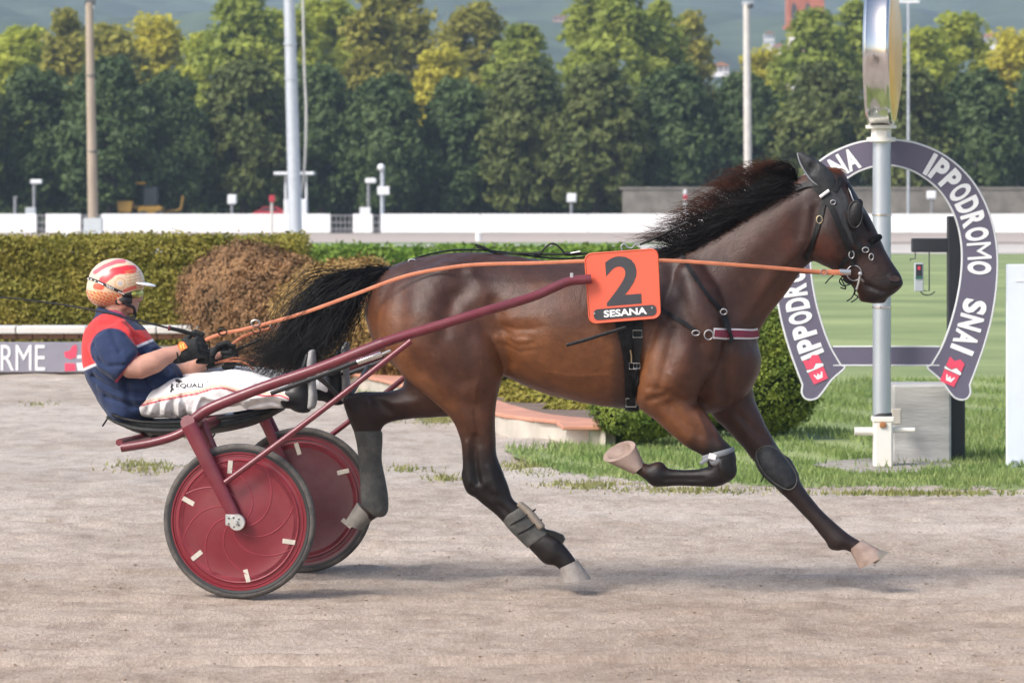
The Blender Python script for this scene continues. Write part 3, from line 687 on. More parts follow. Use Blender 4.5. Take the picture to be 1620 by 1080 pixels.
def shrub(name, blobs, n, lsize, lmat, label, seed):
    """blobs: photo centre, photo radii, distance"""
    cs = []
    for px, py, rx, ry, Y in blobs:
        c = at(px, py, Y); cs.append((c, np.array([rx / FPX * Y, rx / FPX * Y * .9, ry / FPX * Y])))
    c0 = cs[0][0]; e = empty(name, (c0[0], c0[1], 0.0), label, 'shrub'); r = np.random.default_rng(seed)
    mb = MB()
    for c, rad in cs:
        mb = MB(); u = [(math.sin(t) * .84, -math.cos(t) * .84) for t in np.linspace(.02, 3.12, 10)]; mb2 = MB().lathe([(a, b) for a, b in u], (0, 0, 0), (0, 0, 1), 16); Vv = mb2.V[0] * rad + c; Vv[:, 2] = np.maximum(Vv[:, 2], .02); mb.add(Vv, mb2.F); mb.build('core', 'hedge_core', e)
    Ps = []; Ns = []; tot = sum(a[1].prod() ** (2 / 3) for a in cs)
    for c, rad in cs:
        m = int(n * rad.prod() ** (2 / 3) / tot); q = r.normal(size=(m, 3)); q[:, 2] = np.abs(q[:, 2]) * np.where(r.random(m) < .72, 1, -1); q /= np.linalg.norm(q, axis=1)[:, None]
        rr = 1 + .07 * vnoise(q, 7, seed) + .06 * r.normal(size=m) * .8
        p = c + q * rad * rr[:, None]; ok = p[:, 2] > .04; Ps.append(p[ok]); Ns.append(q[ok])
    V, Fc = leaves(np.concatenate(Ps), np.concatenate(Ns) + [0, 0, .2], lsize, seed, tilt=.6); mobj('foliage', V, Fc, lmat, e, smooth=False); return e
shrub('brown_shrub', ((392, 478, 108, 88, 44.0), (450, 500, 90, 90, 43.4)), 46000, .019, 'brown_leaf', 'rounded brown shrub beside the helmet of the driver', 41)
shrub('brown_shrub', ((560, 505, 125, 92, 41.2), (650, 520, 90, 80, 40.6)), 42000, .019, 'rust_leaf', 'rust and olive shrub behind the black tail', 42)
shrub('dark_shrub', ((830, 590, 75, 50, 38.0), (900, 600, 60, 42, 37.0)), 9000, .026, 'hedge_leaf', 'small dark shrub seen under the belly of the horse', 43)
shrub('green_shrub', ((1014, 645, 76, 47, 31.75), (1080, 625, 75, 66, 32.8)), 28000, .017, 'thuja_leaf', 'low spreading bright green shrub behind the folded foreleg', 44)
shrub('green_shrub', ((1200, 590, 96, 98, 33.0), (1150, 600, 70, 85, 33.4)), 34000, .017, 'thuja_leaf', 'tall dark green shrub left of the horseshoe sign', 45)
hedge('shade_backdrop', at(-260, 0, 209)[0], at(1880, 0, 209)[0], 209, 211, 2.0, 'dark_leaf', 16000, .16, 'dark undergrowth in the shade behind the front trees')  # added dark leaf strip, stands in for the shadow between the trunks
shrub('low_plants', ((860, 634, 60, 16, 36.6), (800, 622, 60, 18, 37.6), (910, 650, 50, 18, 35.4)), 5000, .024, 'hedge_leaf', 'low dark plants edging the terracotta coping', 46)
# --- hills with the scattered houses
def hill_z(x, y):
    b = np.clip(y - 620, 0, None) * .072 * (1 + .10 * np.sin(x / 95 + y / 300) + .08 * np.sin(x / 41 + 1.3)); return b
hx = np.linspace(-760, 760, 300); hy = np.linspace(600, 2400, 260); HX, HY = np.meshgrid(hx, hy)
hz = hill_z(HX, HY) + np.abs(fft_noise(260, 300, 2, 2.6, 8)) * 3.0 + fft_noise(260, 300, 10, 14, 9) * 5.0 * np.clip((HY - 640) / 300, 0, 1) - 2.5
V = np.stack([HX, HY, hz], -1).reshape(-1, 3); ii = (np.arange(259)[:, None] * 300 + np.arange(299)[None]).ravel()
M('hill_wood', (.022, .042, .022), .95, var=.5, scale=.03, hue=(.075, .11, .05))
struct(mobj('hill', V, np.stack([ii, ii + 1, ii + 301, ii + 300], 1), 'hill_wood'))
# ================================================================== FAR THINGS
M('barrier_white', (.82, .82, .82), .5, var=.04, scale=2); M('rail_grey', (.25, .25, .26), .5, var=.1)
M('pole_wood', (.36, .29, .22), .85, var=.15, scale=3, stretch=(1, 1, .2)); M('pole_steel', (.46, .49, .53), .45, metal=.3, var=.06)
M('pole_pale', (.52, .50, .46), .7, var=.1, scale=3); M('box_grey', (.50, .54, .56), .6, var=.06); M('lamp_white', (.78, .79, .80), .4, var=.04)
M('dark_metal', (.06, .065, .07), .5, var=.1); M('shaded_yellow', (.30, .17, .02), .6, var=.1); M('red_paint', (.42, .03, .05), .45, var=.1)  # the digger's yellow is darkened, its shade is put into the colour
M('glass_dark', (.03, .04, .05), .08, var=.05); M('rubber', (.035, .035, .037), .8, var=.2)
M('plaster_white', (.66, .66, .66), .85, var=.08, scale=.5); M('plaster_pink', (.55, .33, .25), .85, var=.1, scale=.5); M('plaster_cream', (.60, .50, .34), .85, var=.1, scale=.5)
M('tower_brick', (.36, .13, .085), .9, var=.2, scale=1.2); M('roof_tile', (.36, .17, .10), .9, var=.2, scale=2); M('wall_stone', (.20, .18, .155), .9, var=.3, scale=1.5, bump=.5)
M('cloth_green', (.04, .17, .13), .8)
def px_box(name, x0, y0, x1, y1, Y, depth, mat, par=None, bev=.01):
    a, b = at(x0, y1, Y), at(x1, y0, Y)
    return MB().box(((a[0] + b[0]) / 2, Y + depth / 2, (a[2] + b[2]) / 2), (b[0] - a[0], depth, b[2] - a[2]), None, bev).build(name, mat, par)
# stone wall behind the barrier
YS = 199.0
wl = empty('stone_wall', at(1330, 345, YS), 'grey brown stone wall under the dark trees at the right', 'wall')
px_box('wall', 985, 300, 1720, 372, YS, .4, 'wall_stone', wl); px_box('wall_cap', 980, 296, 1724, 300, YS - .05, .5, 'wall_stone', wl)
# white barrier, panel by panel
YR = 190.5
be = empty('white_barrier', at(800, 370, YR), 'long low white barrier along the far straight', 'barrier')
for x0, x1 in ((-430, -260), (-260, -90), (-90, 58), (72, 128), (160, 340), (340, 523), (558, 590), (603, 760), (760, 930), (930, 1100), (1100, 1270), (1270, 1440), (1440, 1575), (1575, 1720), (1720, 1890), (1890, 2060)):
    px_box('panel', x0 + .3, 338.5, x1 - .3, 368.5, YR, .12, 'barrier_white', be, .015)
for x0, x1 in ((523, 558), (590, 603), (58, 72), (128, 160)):
    for py in (341, 352, 362): MB().tube([at(x0, py, YR + .05), at(x1, py, YR + .05)], .025, 6).build('rail', 'rail_grey', be)
    for q in np.arange(x0 + 2, x1, 7): MB().tube([at(q, 340, YR + .06), at(q, 369, YR + .06)], .02, 6).build('bar', 'rail_grey', be)
# tall poles
def pole(name, px_top, px_base, base_y, w0, w1, mat, label, extra=None, toppy=-60):
    Y = CAM_H * FPX / (base_y - HORIZON); b = at(px_base, base_y, Y); t = at(px_top, toppy, Y); b[2] = -.08
    e = empty(name, b, label, 'pole'); k = FPX / Y
    zs = np.linspace(0, 1, 12); MB().tube(b + (t - b) * zs[:, None], np.linspace(w0, w1, 12) / k / 2, 16).build('mast', mat, e); return e, Y
e, Y = pole('light_pole', 141, 148, 377, 17, 12, 'pole_wood', 'tall wooden lamp pole on a grey box at the left', toppy=4)
px_box('base_box', 132, 345, 161, 379, Y - .2, .55, 'box_grey', e); px_box('lamp_head', 134, 0, 150, 8, Y - .1, .35, 'dark_metal', e); px_box('lamp_glass', 136, 8, 148, 14, Y - .05, .25, 'lamp_white', e)
for k in (120, 240): MB().lathe([(.20, -.03), (.215, 0), (.20, .03)], at(144 + k * .013, k, Y), (0, 0, 1), 14).build('band', 'dark_metal', e)
e, Y = pole('steel_pole', 456, 468, 387, 22, 17, 'pole_steel', 'thick grey steel pole rising behind the brown shrub')
for py in (70, 125, 282): MB().lathe([(.2, -.025), (.235, -.02), (.235, .02), (.2, .025)], at(456 + (py + 60) * 12 / 447, py, Y), (0, 0, 1), 18).build('collar', 'pole_steel', e)
MB().tube(crom([at(478, -60, Y + .1), at(481, 100, Y + .1), at(484, 180, Y + .1), at(481, 270, Y + .1), at(470, 330, Y + .1)], 6), .045, 6).build('cable', 'pole_pale', e)
e, Y = pole('lamp_pole', 1181, 1184, 372, 13, 11, 'pole_pale', 'slim pale lamp pole above the mane of the horse', toppy=6)
px_box('lamp_head', 1174, 2, 1192, 8, Y - .1, .3, 'pole_steel', e); MB().lathe([(.0, -.12), (.1, -.1), (.13, 0), (.1, .08), (0, .1)], at(1187, 9, Y - .15), (0, 0, 1), 12).build('lamp_glass', 'dark_metal', e)
e, Y = pole('street_lamp', 1437, 1437, 366, 4.5, 4, 'pole_steel', 'thin street lamp with a flat arm right of the round drum', toppy=5)
px_box('lamp_arm', 1420, 1, 1455, 5, Y, .3, 'lamp_white', e)
# small posts along the far rail
def post(name, px, y0, y1, w, Y, mat, head, label, cat='post', hm='lamp_white', round_=False):
    e = empty(name, at(px, y1, Y), label, cat); MB().tube([at(px, y0, Y), at(px, y1, Y)], w / 2 * Y / FPX, 10).build('stem', mat, e)
    for (hx0, hy0, hx1, hy1) in head:
        if round_:
            c = at((hx0 + hx1) / 2, (hy0 + hy1) / 2, Y - .1); rr = (hx1 - hx0) / 2 * Y / FPX
            MB().lathe([(rr * math.sin(t), -rr * math.cos(t)) for t in np.linspace(.01, 3.13, 9)], c, (0, 0, 1), 14).build('head', hm, e)
        else: px_box('head', hx0, hy0, hx1, hy1, Y - .12, .3, hm, e, .03)
    return e
post('lamp_post', 54, 286, 369, 5, 194, 'rail_grey', [(48, 284, 66, 291)], 'short lamp post with a flat white head at the far left', 'lamp')
px_box('switch_box', 40, 328, 56, 340, 193.2, .3, 'box_grey'); tag(bpy.data.objects['switch_box'], 'small pale box beside the short lamp post at far left', 'box')
post('lamp_post', 583, 284, 369, 5, 194, 'rail_grey', [(578, 282, 595, 290)], 'short lamp post with a flat white head left of the round lamp', 'lamp')
px_box('switch_box', 569, 328, 586, 340, 193.2, .3, 'lamp_white'); tag(bpy.data.objects['switch_box.001'], 'small white box below the lamp posts beside the railing gap', 'box')
post('globe_lamp', 605, 268, 369, 7, 192.5, 'pole_steel', [(597, 259, 609, 271)], 'grey lamp post with a white globe beside the railing gap', 'lamp', round_=True)
px_box('sign_plate', 597, 295, 616, 308, 192.2, .1, 'lamp_white', None); tag(bpy.data.objects['sign_plate'], 'white plate on the post with the globe', 'sign')
post('marker_post', 367, 310, 341, 5, 193, 'rail_grey', [(360, 308, 374, 323)], 'white square marker on a short post left of the steel pole', 'marker')
post('marker_post', 904, 310, 341, 5, 193, 'rail_grey', [(897, 306, 912, 320)], 'white square marker on a short post above the number plate', 'marker')
post('marker_post', 1474, 310, 340, 4, 193, 'rail_grey', [(1467, 302, 1481, 315)], 'white square marker seen through the horseshoe sign', 'marker')
post('striped_post', 1084, 300, 345, 5, 194, 'lamp_white', [(1081, 308, 1088, 316)], 'thin white post with a red band behind the mane', 'post', 'red_paint')
post('signal_post', 430, 318, 378, 4, 176, 'pole_pale', [(426, 309, 435, 320)], 'thin post with a red cap left of the steel pole', 'post', 'red_paint')
post('grey_post', 24, 312, 369, 5, 191.5, 'rail_grey', [(21, 311, 27, 314)], 'plain grey post standing at the barrier, far left', 'post', 'rail_grey')
post('furlong_marker', 757, 368, 381, 9, 160, 'barrier_white', [(753, 366, 762, 370)], 'short white stake on the far sand track', 'post')
px_box('traffic_block', 97, 369, 118, 381, 165, .3, 'lamp_white', None, .05); tag(bpy.data.objects['traffic_block'], 'small white block on the far track left of the wooden pole', 'block')
# kiosk beside the steel pole
YK = 195.0
k = empty('kiosk', at(466, 370, YK), 'small white cabin with a flat roof behind the steel pole', 'cabin')
px_box('cabin_wall', 449, 315, 486, 372, YK, 1.0, 'lamp_white', k, .03); px_box('window', 452, 288, 484, 315, YK + .06, .9, 'glass_dark', k, .02)
px_box('roof', 433, 272, 497, 277, YK - .35, 1.8, 'lamp_white', k, .03)
for q in (450, 483): px_box('corner_post', q, 277, q + 3, 316, YK - .02, .1, 'lamp_white', k)
# yellow digger under the trees
YD = 200.3
d = empty('digger', at(235, 345, YD), 'yellow digger parked in the shade under the trees', 'digger')
px_box('body', 218, 326, 258, 344, YD, 1.2, 'shaded_yellow', d, .15); px_box('cab', 226, 296, 250, 326, YD + .1, 1.0, 'glass_dark', d, .05)
px_box('cab_roof', 214, 288, 230, 292, YD + .1, 1.0, 'shaded_yellow', d, .03)
MB().prism([at(184, 318, YD), at(210, 318, YD), at(207, 336, YD), at(187, 336, YD)], (0, .9, 0)).build('bucket', 'shaded_yellow', d)
MB().tube([at(207, 326, YD + .4), at(222, 330, YD + .4)], .1, 8).build('loader_arm', 'shaded_yellow', d); MB().tube([at(258, 336, YD + .9), at(286, 332, YD + .9), at(290, 310, YD + .9)], .07, 8).build('boom', 'shaded_yellow', d)
for q in (226, 252): MB().lathe([(.12, 0), (.28, 0), (.3, .06), (.3, .2), (.28, .26), (.12, .26)], at(q, 344, YD - .05), (0, 1, 0), 18).build('wheel', 'rubber', d)
# red car behind the barrier
YC = 197.0
c = empty('parked_car', at(425, 350, YC), 'red parked car half hidden by the white barrier', 'car')
prof = [(398, 349), (398, 339), (402, 335), (410, 333), (416, 327), (436, 327), (446, 333), (451, 336), (452, 349)]
MB().prism([at(a, b, YC) for a, b in prof], (0, 1.6, 0)).build('body', 'red_paint', c); MB().prism([at(a, b, YC - .01) for a, b in ((412, 333), (417, 328.5), (435, 328.5), (442, 333))], (0, .02, 0)).build('window', 'glass_dark', c)
for q in (409, 441): MB().lathe([(.1, 0), (.27, 0), (.29, .05), (.29, .18), (.1, .2)], at(q, 351, YC - .02), (0, 1, 0), 16).build('wheel', 'rubber', c)
# pale van glimpsed under the trees at the right
YV = 206.0
c = empty('parked_van', at(1570, 275, YV), 'pale van with a green stripe among the dark trees at right', 'van')
MB().prism([at(a, b, YV - 4) for a, b in ((1540, 271), (1540, 258), (1552, 250), (1572, 247), (1604, 248), (1606, 271))], (0, 1.7, 0)).build('body', 'lamp_white', c)
px_box('stripe', 1562, 257, 1600, 265, YV - 4.01, .02, 'low_hedge_leaf', c, 0); px_box('window', 1546, 252, 1560, 258, YV - 4.02, .03, 'glass_dark', c, 0)
for q in (1552, 1594): MB().lathe([(.1, 0), (.3, 0), (.32, .05), (.32, .2), (.1, .22)], at(q, 271, YV - 4.04), (0, 1, 0), 16).build('wheel', 'rubber', c)
px_box('stand', 1536, 275, 1612, 345, YV - 4, 2.0, 'wall_stone', c)
# houses on the hill and the bell tower
def house(px, py, w, h, Y, wm, label, rows=2, cols=3):
    e = empty('house', at(px, py, Y), label, 'house'); k = Y / FPX; b = at(px, py, Y); W, H = w * k, h * k
    MB().box(b + [0, W * .35, -H * .5], (W, W * .7, H * 2)).build('wall', wm, e, False)
    MB().prism([b + [-W * .56, -.4, H * .5], b + [0, -.4, H * .5 + W * .2], b + [W * .56, -.4, H * .5]], (0, W * .7 + .8, 0)).build('roof', 'roof_tile', e, False)
    for i in range(rows):
        for j in range(cols): MB().box(b + [(-.5 + (j + .5) / cols) * W, -.02, (-.42 + i / rows) * H + H * .1], (W / cols * .38, .1, H / rows * .45)).build('window', 'glass_dark', e, False)
    return e
house(888, 33, 26, 10, 1150, 'plaster_pink', 'small pink house high on the wooded hill'); house(1140, 108, 26, 9, 420, 'plaster_white', 'white house in the gap between the tall trees')
house(1217, 62, 16, 18, 760, 'plaster_white', 'small white house left of the brick bell tower'); house(1232, 78, 24, 8, 640, 'plaster_white', 'low white house at the foot of the bell tower', 1, 3)
house(1597, 78, 22, 56, 520, 'plaster_pink', 'tall pink house at the right edge above the trees', 4, 2); house(1568, 72, 34, 28, 600, 'plaster_white', 'white house beside the pink house at the right')
house(660, 92, 14, 10, 560, 'plaster_white', 'tiny white house between yellow trees in the middle', 1, 2)
YT = 420.0
t = empty('bell_tower', at(1275, 250, YT), 'red brick bell tower with an arched opening above the trees', 'tower'); k = YT / FPX
def tw(name, x0, y0, x1, y1, mat, dy=0.0, dep=None): 
    a, b = at(x0, y1, YT), at(x1, y0, YT); dd = dep or (b[0] - a[0]); return MB().box(((a[0] + b[0]) / 2, YT + dy + dd / 2, (a[2] + b[2]) / 2), (b[0] - a[0], dd, b[2] - a[2]), None, .02).build(name, mat, t)
tw('shaft', 1249, 44, 1301, 330, 'plaster_cream'); tw('belfry', 1246, -40, 1304, 44, 'tower_brick', -.25, 3.9); tw('cornice', 1242, 40, 1308, 46, 'tower_brick', -.45, 4.3)
tw('quoin', 1249, 60, 1258, 330, 'plaster_white', -.06, .3); tw('quoin', 1292, 60, 1301, 330, 'plaster_white', -.06, .3)
ar = [at(x, y, YT - .28) for x, y in ((1252, 40), (1252, 14), (1253, 8), (1256, 4), (1259, 8), (1260, 14), (1260, 40))]; MB().prism(ar, (0, .05, 0)).build('arched_opening', 'dark_metal', t, False)
ar = [p + [22 * k, 0, 0] for p in ar]; MB().prism(ar, (0, .05, 0)).build('arched_opening', 'dark_metal', t, False)
MB().prism([at(1240, -40, YT - .6), at(1275, -85, YT - .6), at(1310, -40, YT - .6)], (0, 5, 0)).build('roof', 'roof_tile', t, False)
# ================================================================== FINISHING POST AND HORSESHOE SIGN
M('sign_violet', (.115, .102, .150), .55, var=.05, scale=3); M('sign_edge', (.62, .62, .63), .5, var=.05); M('galvanised', (.46, .50, .54), .38, metal=.65, var=.12, scale=5, stretch=(1, 1, .3))
M('chrome', (.66, .64, .62), .16, metal=1.0, var=.05, scale=3); M('cast_white', (.74, .73, .68), .6, var=.08, scale=6, hue=(.70, .66, .56)); M('black_post', (.028, .03, .036), .45, var=.15)
M('concrete', (.47, .455, .43), .9, var=.2, scale=5, stretch=(.4, 1, 2.5), bump=.5, bscale=30); M('rust', (.30, .13, .05), .9, var=.4, scale=20); M('panel_white', (.66, .70, .78), .45, var=.03)
M('drum_face', (.90, .50, .13), .35, var=.06, coat=.3)
YP = 29.45
fp = empty('finishing_post', at(1396, 740, YP), 'steel finishing post in a white socket with a round drum on top', 'post')
k = YP / FPX
MB().tube([at(1395, y, YP) for y in np.linspace(222, 662, 14)], 14.5 * k, 24).build('mast', 'galvanised', fp)
for y in (486, 340): MB().lathe([(14.6 * k, -.008), (15.4 * k, -.006), (15.4 * k, .006), (14.6 * k, .008)], at(1395, y, YP), (0, 0, 1), 24).build('strap', 'chrome', fp)
px_box('socket', 1383, 664, 1413, 742, YP - .07, .15, 'cast_white', fp, .012); px_box('socket_cap', 1381, 659, 1415, 668, YP - .075, .16, 'cast_white', fp, .006)
MB().lathe([(0, 0), (15.2 * k, 0), (15.5 * k, .01), (15 * k, .028), (14.7 * k, .03)], at(1396, 660, YP), (0, 0, 1), 24).build('boot', 'rubber', fp)
px_box('bolt', 1392, 668, 1402, 676, YP - .085, .02, 'rust', fp, .003)
MB().tube([at(1352, 682, YP), at(1384, 682, YP)], 6.5 * k, 14).build('handle', 'cast_white', fp); MB().tube([at(1412, 680, YP), at(1447, 680, YP)], 4 * k, 14).build('handle', 'cast_white', fp)
MB().lathe([(.06, -.05), (.095, -.045), (.095, -.02), (.065, -.015), (.065, .035), (.10, .04), (.10, .06), (.05, .062)], at(1394, 213, YP), (0, 0, 1), 20).build('bracket', 'cast_white', fp)
px_box('bracket_box', 1384, 206, 1404, 226, YP - .075, .15, 'cast_white', fp, .006)
# the drum: its axis points along the track and a little towards the camera
dc = at(1397, 83, YP); th = math.radians(9); ax = np.array([math.cos(th), -math.sin(th), 0]); rr = 116 * k; dd = 41 * k / 2
dr = MB().lathe([(0, -dd), (rr * .97, -dd), (rr, -dd + .01), (rr * 1.012, -dd + .02), (rr, -dd + .03), (rr, dd - .03), (rr * 1.012, dd - .02), (rr, dd - .004), (rr * .955, dd)], dc + ax * -.012, ax, 72).build('drum', 'chrome', fp)
MB().lathe([(rr * .955, dd - .002), (rr * .93, dd + .006), (rr * .6, dd + .035), (0, dd + .05)], dc + ax * -.012, ax, 72).build('drum_face', 'drum_face', fp)
# horseshoe board: outlines traced in the photograph, at the board's own distance
YH = 29.62
hs = empty('horseshoe_sign', at(1402, 630, YH), 'large violet horseshoe sign reading IPPODROMO SESANA and IPPODROMO SNAI', 'sign')
CX, CY = 1402.0, 398.0
outer_r = [(1402, 220), (1450, 227), (1497, 248), (1536, 284), (1562, 330), (1576, 385), (1577, 440), (1570, 495), (1557, 545), (1543, 585), (1534, 608), (1535, 622), (1528, 631), (1516, 631), (1506, 624), (1488, 600), (1468, 582), (1474, 577)]
inner_r = [(1474, 577), (1490, 549), (1503, 515), (1514, 475), (1521, 430), (1521, 385), (1510, 340), (1487, 302), (1455, 276), (1425, 264), (1402, 261)]
mir = lambda L: [(2 * CX - x, y) for x, y in L]
oR = crom(np.array(outer_r[:10]), 5).tolist() + crom(np.array(outer_r[10:]), 3).tolist(); iR = crom(np.array(inner_r), 5).tolist()
def strip(name, A, B, Yf, th, mat, par):
    """plate between two outlines with the same number of points"""
    A = np.array([at(x, y, Yf) for x, y in A]); B = np.array([at(x, y, Yf) for x, y in B]); n = len(A); d = np.array([0, th, 0])
    V = np.concatenate([A, B, A + d, B + d]); Fc = []
    for i in range(n - 1): Fc += [[i, i + 1, n + i + 1, n + i], [2 * n + i + 1, 2 * n + i, 3 * n + i, 3 * n + i + 1], [i, 2 * n + i, 2 * n + i + 1, i + 1], [n + i, n + i + 1, 3 * n + i + 1, 3 * n + i]]
    Fc += [[0, n, 3 * n, 2 * n], [n - 1, 3 * n - 1, 4 * n - 1, 2 * n - 1][::-1]]
    return mobj(name, V, Fc, mat, par, False)
def resample(L, n):
    L = np.array(L, float); d = np.concatenate([[0], np.cumsum(np.linalg.norm(np.diff(L, axis=0), axis=1))]); t = np.linspace(0, d[-1], n); return np.stack([np.interp(t, d, L[:, 0]), np.interp(t, d, L[:, 1])], 1)
def resample_mid(L, n): return resample(L, n)
body_o = resample(crom(np.array(outer_r[:11]), 6), 60); body_i = resample(np.array(iR)[::-1], 60)
foot = crom(np.array(outer_r[10:]), 4)
for sgn in (1, -1):
    f = (lambda L: L) if sgn == 1 else (lambda L: np.array(mir(np.array(L).tolist())))
    strip('arm', f(body_o), f(body_i), YH, .03, 'sign_violet', hs)
    P = np.concatenate([f(body_o)[-1:], f(foot)[1:], f(body_i)[-1:]]); MB().prism([at(x, y, YH) for x, y in P], (0, .03, 0)).build('tip', 'sign_violet', hs, False)
    edge = np.concatenate([f(body_o), f(foot)[1:]]); MB().tube([at(x, y, YH + .004) for x, y in edge], .0075, 6).build('edging', 'sign_edge', hs); MB().tube([at(x, y, YH + .004) for x, y in f(body_i)], .0075, 6).build('edging', 'sign_edge', hs)
px_box('cross_bar', 1312, 549, 1492, 577, YH + .002, .026, 'sign_violet', hs, 0)
for y in (548.2, 577.6): MB().tube([at(1318, y, YH + .004), at(1486, y, YH + .004)], .006, 6).build('edging', 'sign_edge', hs)
mid = (body_o + body_i) / 2; midL = np.array(mir(mid.tolist()))
mid_all = np.concatenate([midL[::-1], mid[1:]]); md = np.concatenate([[0], np.cumsum(np.linalg.norm(np.diff(mid_all, axis=0), axis=1))])
def arc_text(word, d0, d1, hpx, name='lettering'):
    n = len(word); adv = {'I': .5, 'M': 1.25}; ww = [adv.get(c, 1.0) for c in word]; tot = sum(ww); cum = 0
    for c, w in zip(word, ww):
        d = d0 + (d1 - d0) * (cum + w / 2) / tot; cum += w
        p = np.array([np.interp(d, md, mid_all[:, 0]), np.interp(d, md, mid_all[:, 1])]); q = np.array([np.interp(d + 2, md, mid_all[:, 0]), np.interp(d + 2, md, mid_all[:, 1])]); t = q - p; t /= np.linalg.norm(t)
        V, Fc = text_mesh(c, .1, bold=.0 if c == 'M' else .0045, extrude=.0015); s = hpx * YH / FPX / np.ptp(V[:, 1]); V[:, 1] *= s
        wt = (d1 - d0) * w / tot * (.62 if c == 'I' else .88) * YH / FPX; V[:, 0] *= wt / np.ptp(V[:, 0]); right = np.array([t[0], 0, -t[1]]); up = np.array([t[1], 0, t[0]])
        mobj(name, frame_text(V, at(p[0], p[1], YH - .003), right, up, (0, -1, 0)), Fc, 'print_white', hs, False)
def dist_of(x, y): return md[np.argmin((mid_all[:, 0] - x) ** 2 + (mid_all[:, 1] - y) ** 2)]
arc_text('IPPODROMO', dist_of(1467, 256), dist_of(1550, 436), 38); arc_text('SNAI', dist_of(1548, 476), dist_of(1520, 562), 38)
arc_text('IPPODROMO', dist_of(1284, 563), dist_of(1254, 372), 38); arc_text('SESANA', dist_of(1257, 345), dist_of(1358, 247), 35)
for sgn, (cx, cy), ang in ((1, (1507, 587), 24), (-1, (1290, 583), -24)):
    a = math.radians(ang); rt = np.array([math.cos(a), math.sin(a)]); dn = np.array([-math.sin(a), math.cos(a)])
    def q(u, v): return tuple(np.array([cx, cy]) + rt * u + dn * v)
    flat_print('red_emblem', [q(-13, 2), q(13, 2), q(12, 22), q(-12, 22)], YH - .005, 'print_red', hs); flat_print('red_emblem', [q(-13, -20), q(-4, -16), q(4, -22), q(13, -18), q(13, -4), q(4, -8), q(-3, -2), q(-13, -4)], YH - .005, 'print_red', hs)
    flat_print('white_emblem', [q(-14, -3), q(-3, -1), q(4, -7), q(14, -3), q(14, 1), q(-14, 1)], YH - .0045, 'print_white', hs)
    flat_print('white_emblem', [q(-7, 8), q(-5, 8), q(-3, 13), q(0, 8), q(3, 13), q(6, 8), q(8, 8), q(5, 17), q(-4, 17)], YH - .0065, 'print_white', hs)
# black post with arm and little display behind the sign
bp_ = empty('black_post', at(1515, 728, 30.2), 'black steel post with a side arm behind the horseshoe sign', 'post')
px_box('upright', 1500, 342, 1527, 729, 30.2, .11, 'black_post', bp_, .006); px_box('arm', 1443, 377, 1502, 399, 30.22, .09, 'black_post', bp_, .006)
ds = empty('display_box', at(1455, 460, 30.2), 'small hanging display with a red figure under the black arm', 'display')
px_box('case', 1447, 416, 1461, 461, 30.2, .05, 'box_grey', ds, .004); px_box('screen', 1449, 418, 1459, 437, 30.195, .01, 'glass_dark', ds, 0); px_box('red_figure', 1452, 421, 1456, 427, 30.19, .004, 'print_red', ds, 0); px_box('blue_rim', 1448.5, 437.5, 1459.5, 441, 30.193, .012, 'cloth_green', ds, 0)
MB().tube([at(x, y, 30.24) for x, y in ((1448, 399), (1448, 409), (1440, 410), (1440, 413))], .004, 6).build('bracket', 'dark_metal', ds); MB().tube([at(x, y, 30.24) for x, y in ((1470, 399), (1470, 460), (1459, 460))], .004, 6).build('bracket', 'dark_metal', ds); MB().tube(crom([at(x, y, 30.24) for x, y in ((1456, 461), (1462, 466), (1472, 466), (1479, 461))], 4), .004, 6).build('cable', 'dark_metal', ds)
# concrete block, junction box, white panel
o = px_box('concrete_block', 1412, 608, 1505, 743, 29.95, .45, 'concrete', None, .015); tag(o, 'weathered grey concrete block standing behind the finishing post', 'block')
o = px_box('junction_box', 1411, 646, 1426, 671, 29.75, .08, 'kerb_wall', None, .006); tag(o, 'small beige box beside the white socket of the post', 'box')
we = empty('standing_board', at(1640, 738, 29.66), 'plain bluish white panel standing at the right edge', 'panel')
px_box('board', 1592, 418, 1712, 737, 29.66, .035, 'panel_white', we, .006); px_box('seam', 1607, 444, 1712, 445.5, 29.655, .006, 'sign_edge', we, 0)
for q in (1600, 1700): px_box('foot', q, 728, q + 10, 743, 29.6, .4, 'galvanised', we, .004)
# ================================================================== SULKY
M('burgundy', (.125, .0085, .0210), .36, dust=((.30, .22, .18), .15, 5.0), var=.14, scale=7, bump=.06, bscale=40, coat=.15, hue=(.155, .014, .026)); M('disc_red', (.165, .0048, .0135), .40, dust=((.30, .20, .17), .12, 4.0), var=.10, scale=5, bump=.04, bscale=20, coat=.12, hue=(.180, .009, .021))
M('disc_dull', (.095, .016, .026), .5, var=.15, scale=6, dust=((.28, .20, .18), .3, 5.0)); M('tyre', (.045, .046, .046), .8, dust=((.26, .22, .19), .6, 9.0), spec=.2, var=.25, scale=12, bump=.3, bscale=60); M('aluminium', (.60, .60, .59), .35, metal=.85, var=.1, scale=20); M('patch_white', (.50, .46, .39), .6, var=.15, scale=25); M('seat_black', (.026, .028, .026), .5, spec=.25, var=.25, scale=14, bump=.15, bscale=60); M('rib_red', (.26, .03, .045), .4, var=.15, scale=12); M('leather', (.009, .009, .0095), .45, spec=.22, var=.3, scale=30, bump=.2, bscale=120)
M('under_black', (.02, .02, .021), .6, var=.2)
sul = empty('sulky', l2w(np.array([[0, 0, 0.]]))[0], 'burgundy two-wheeled racing sulky with solid red disc wheels', 'sulky')
WR = .3435; WW = .6935
def Lw(s_, w, z): return l2w(np.array([[s_, w, z]]))[0]
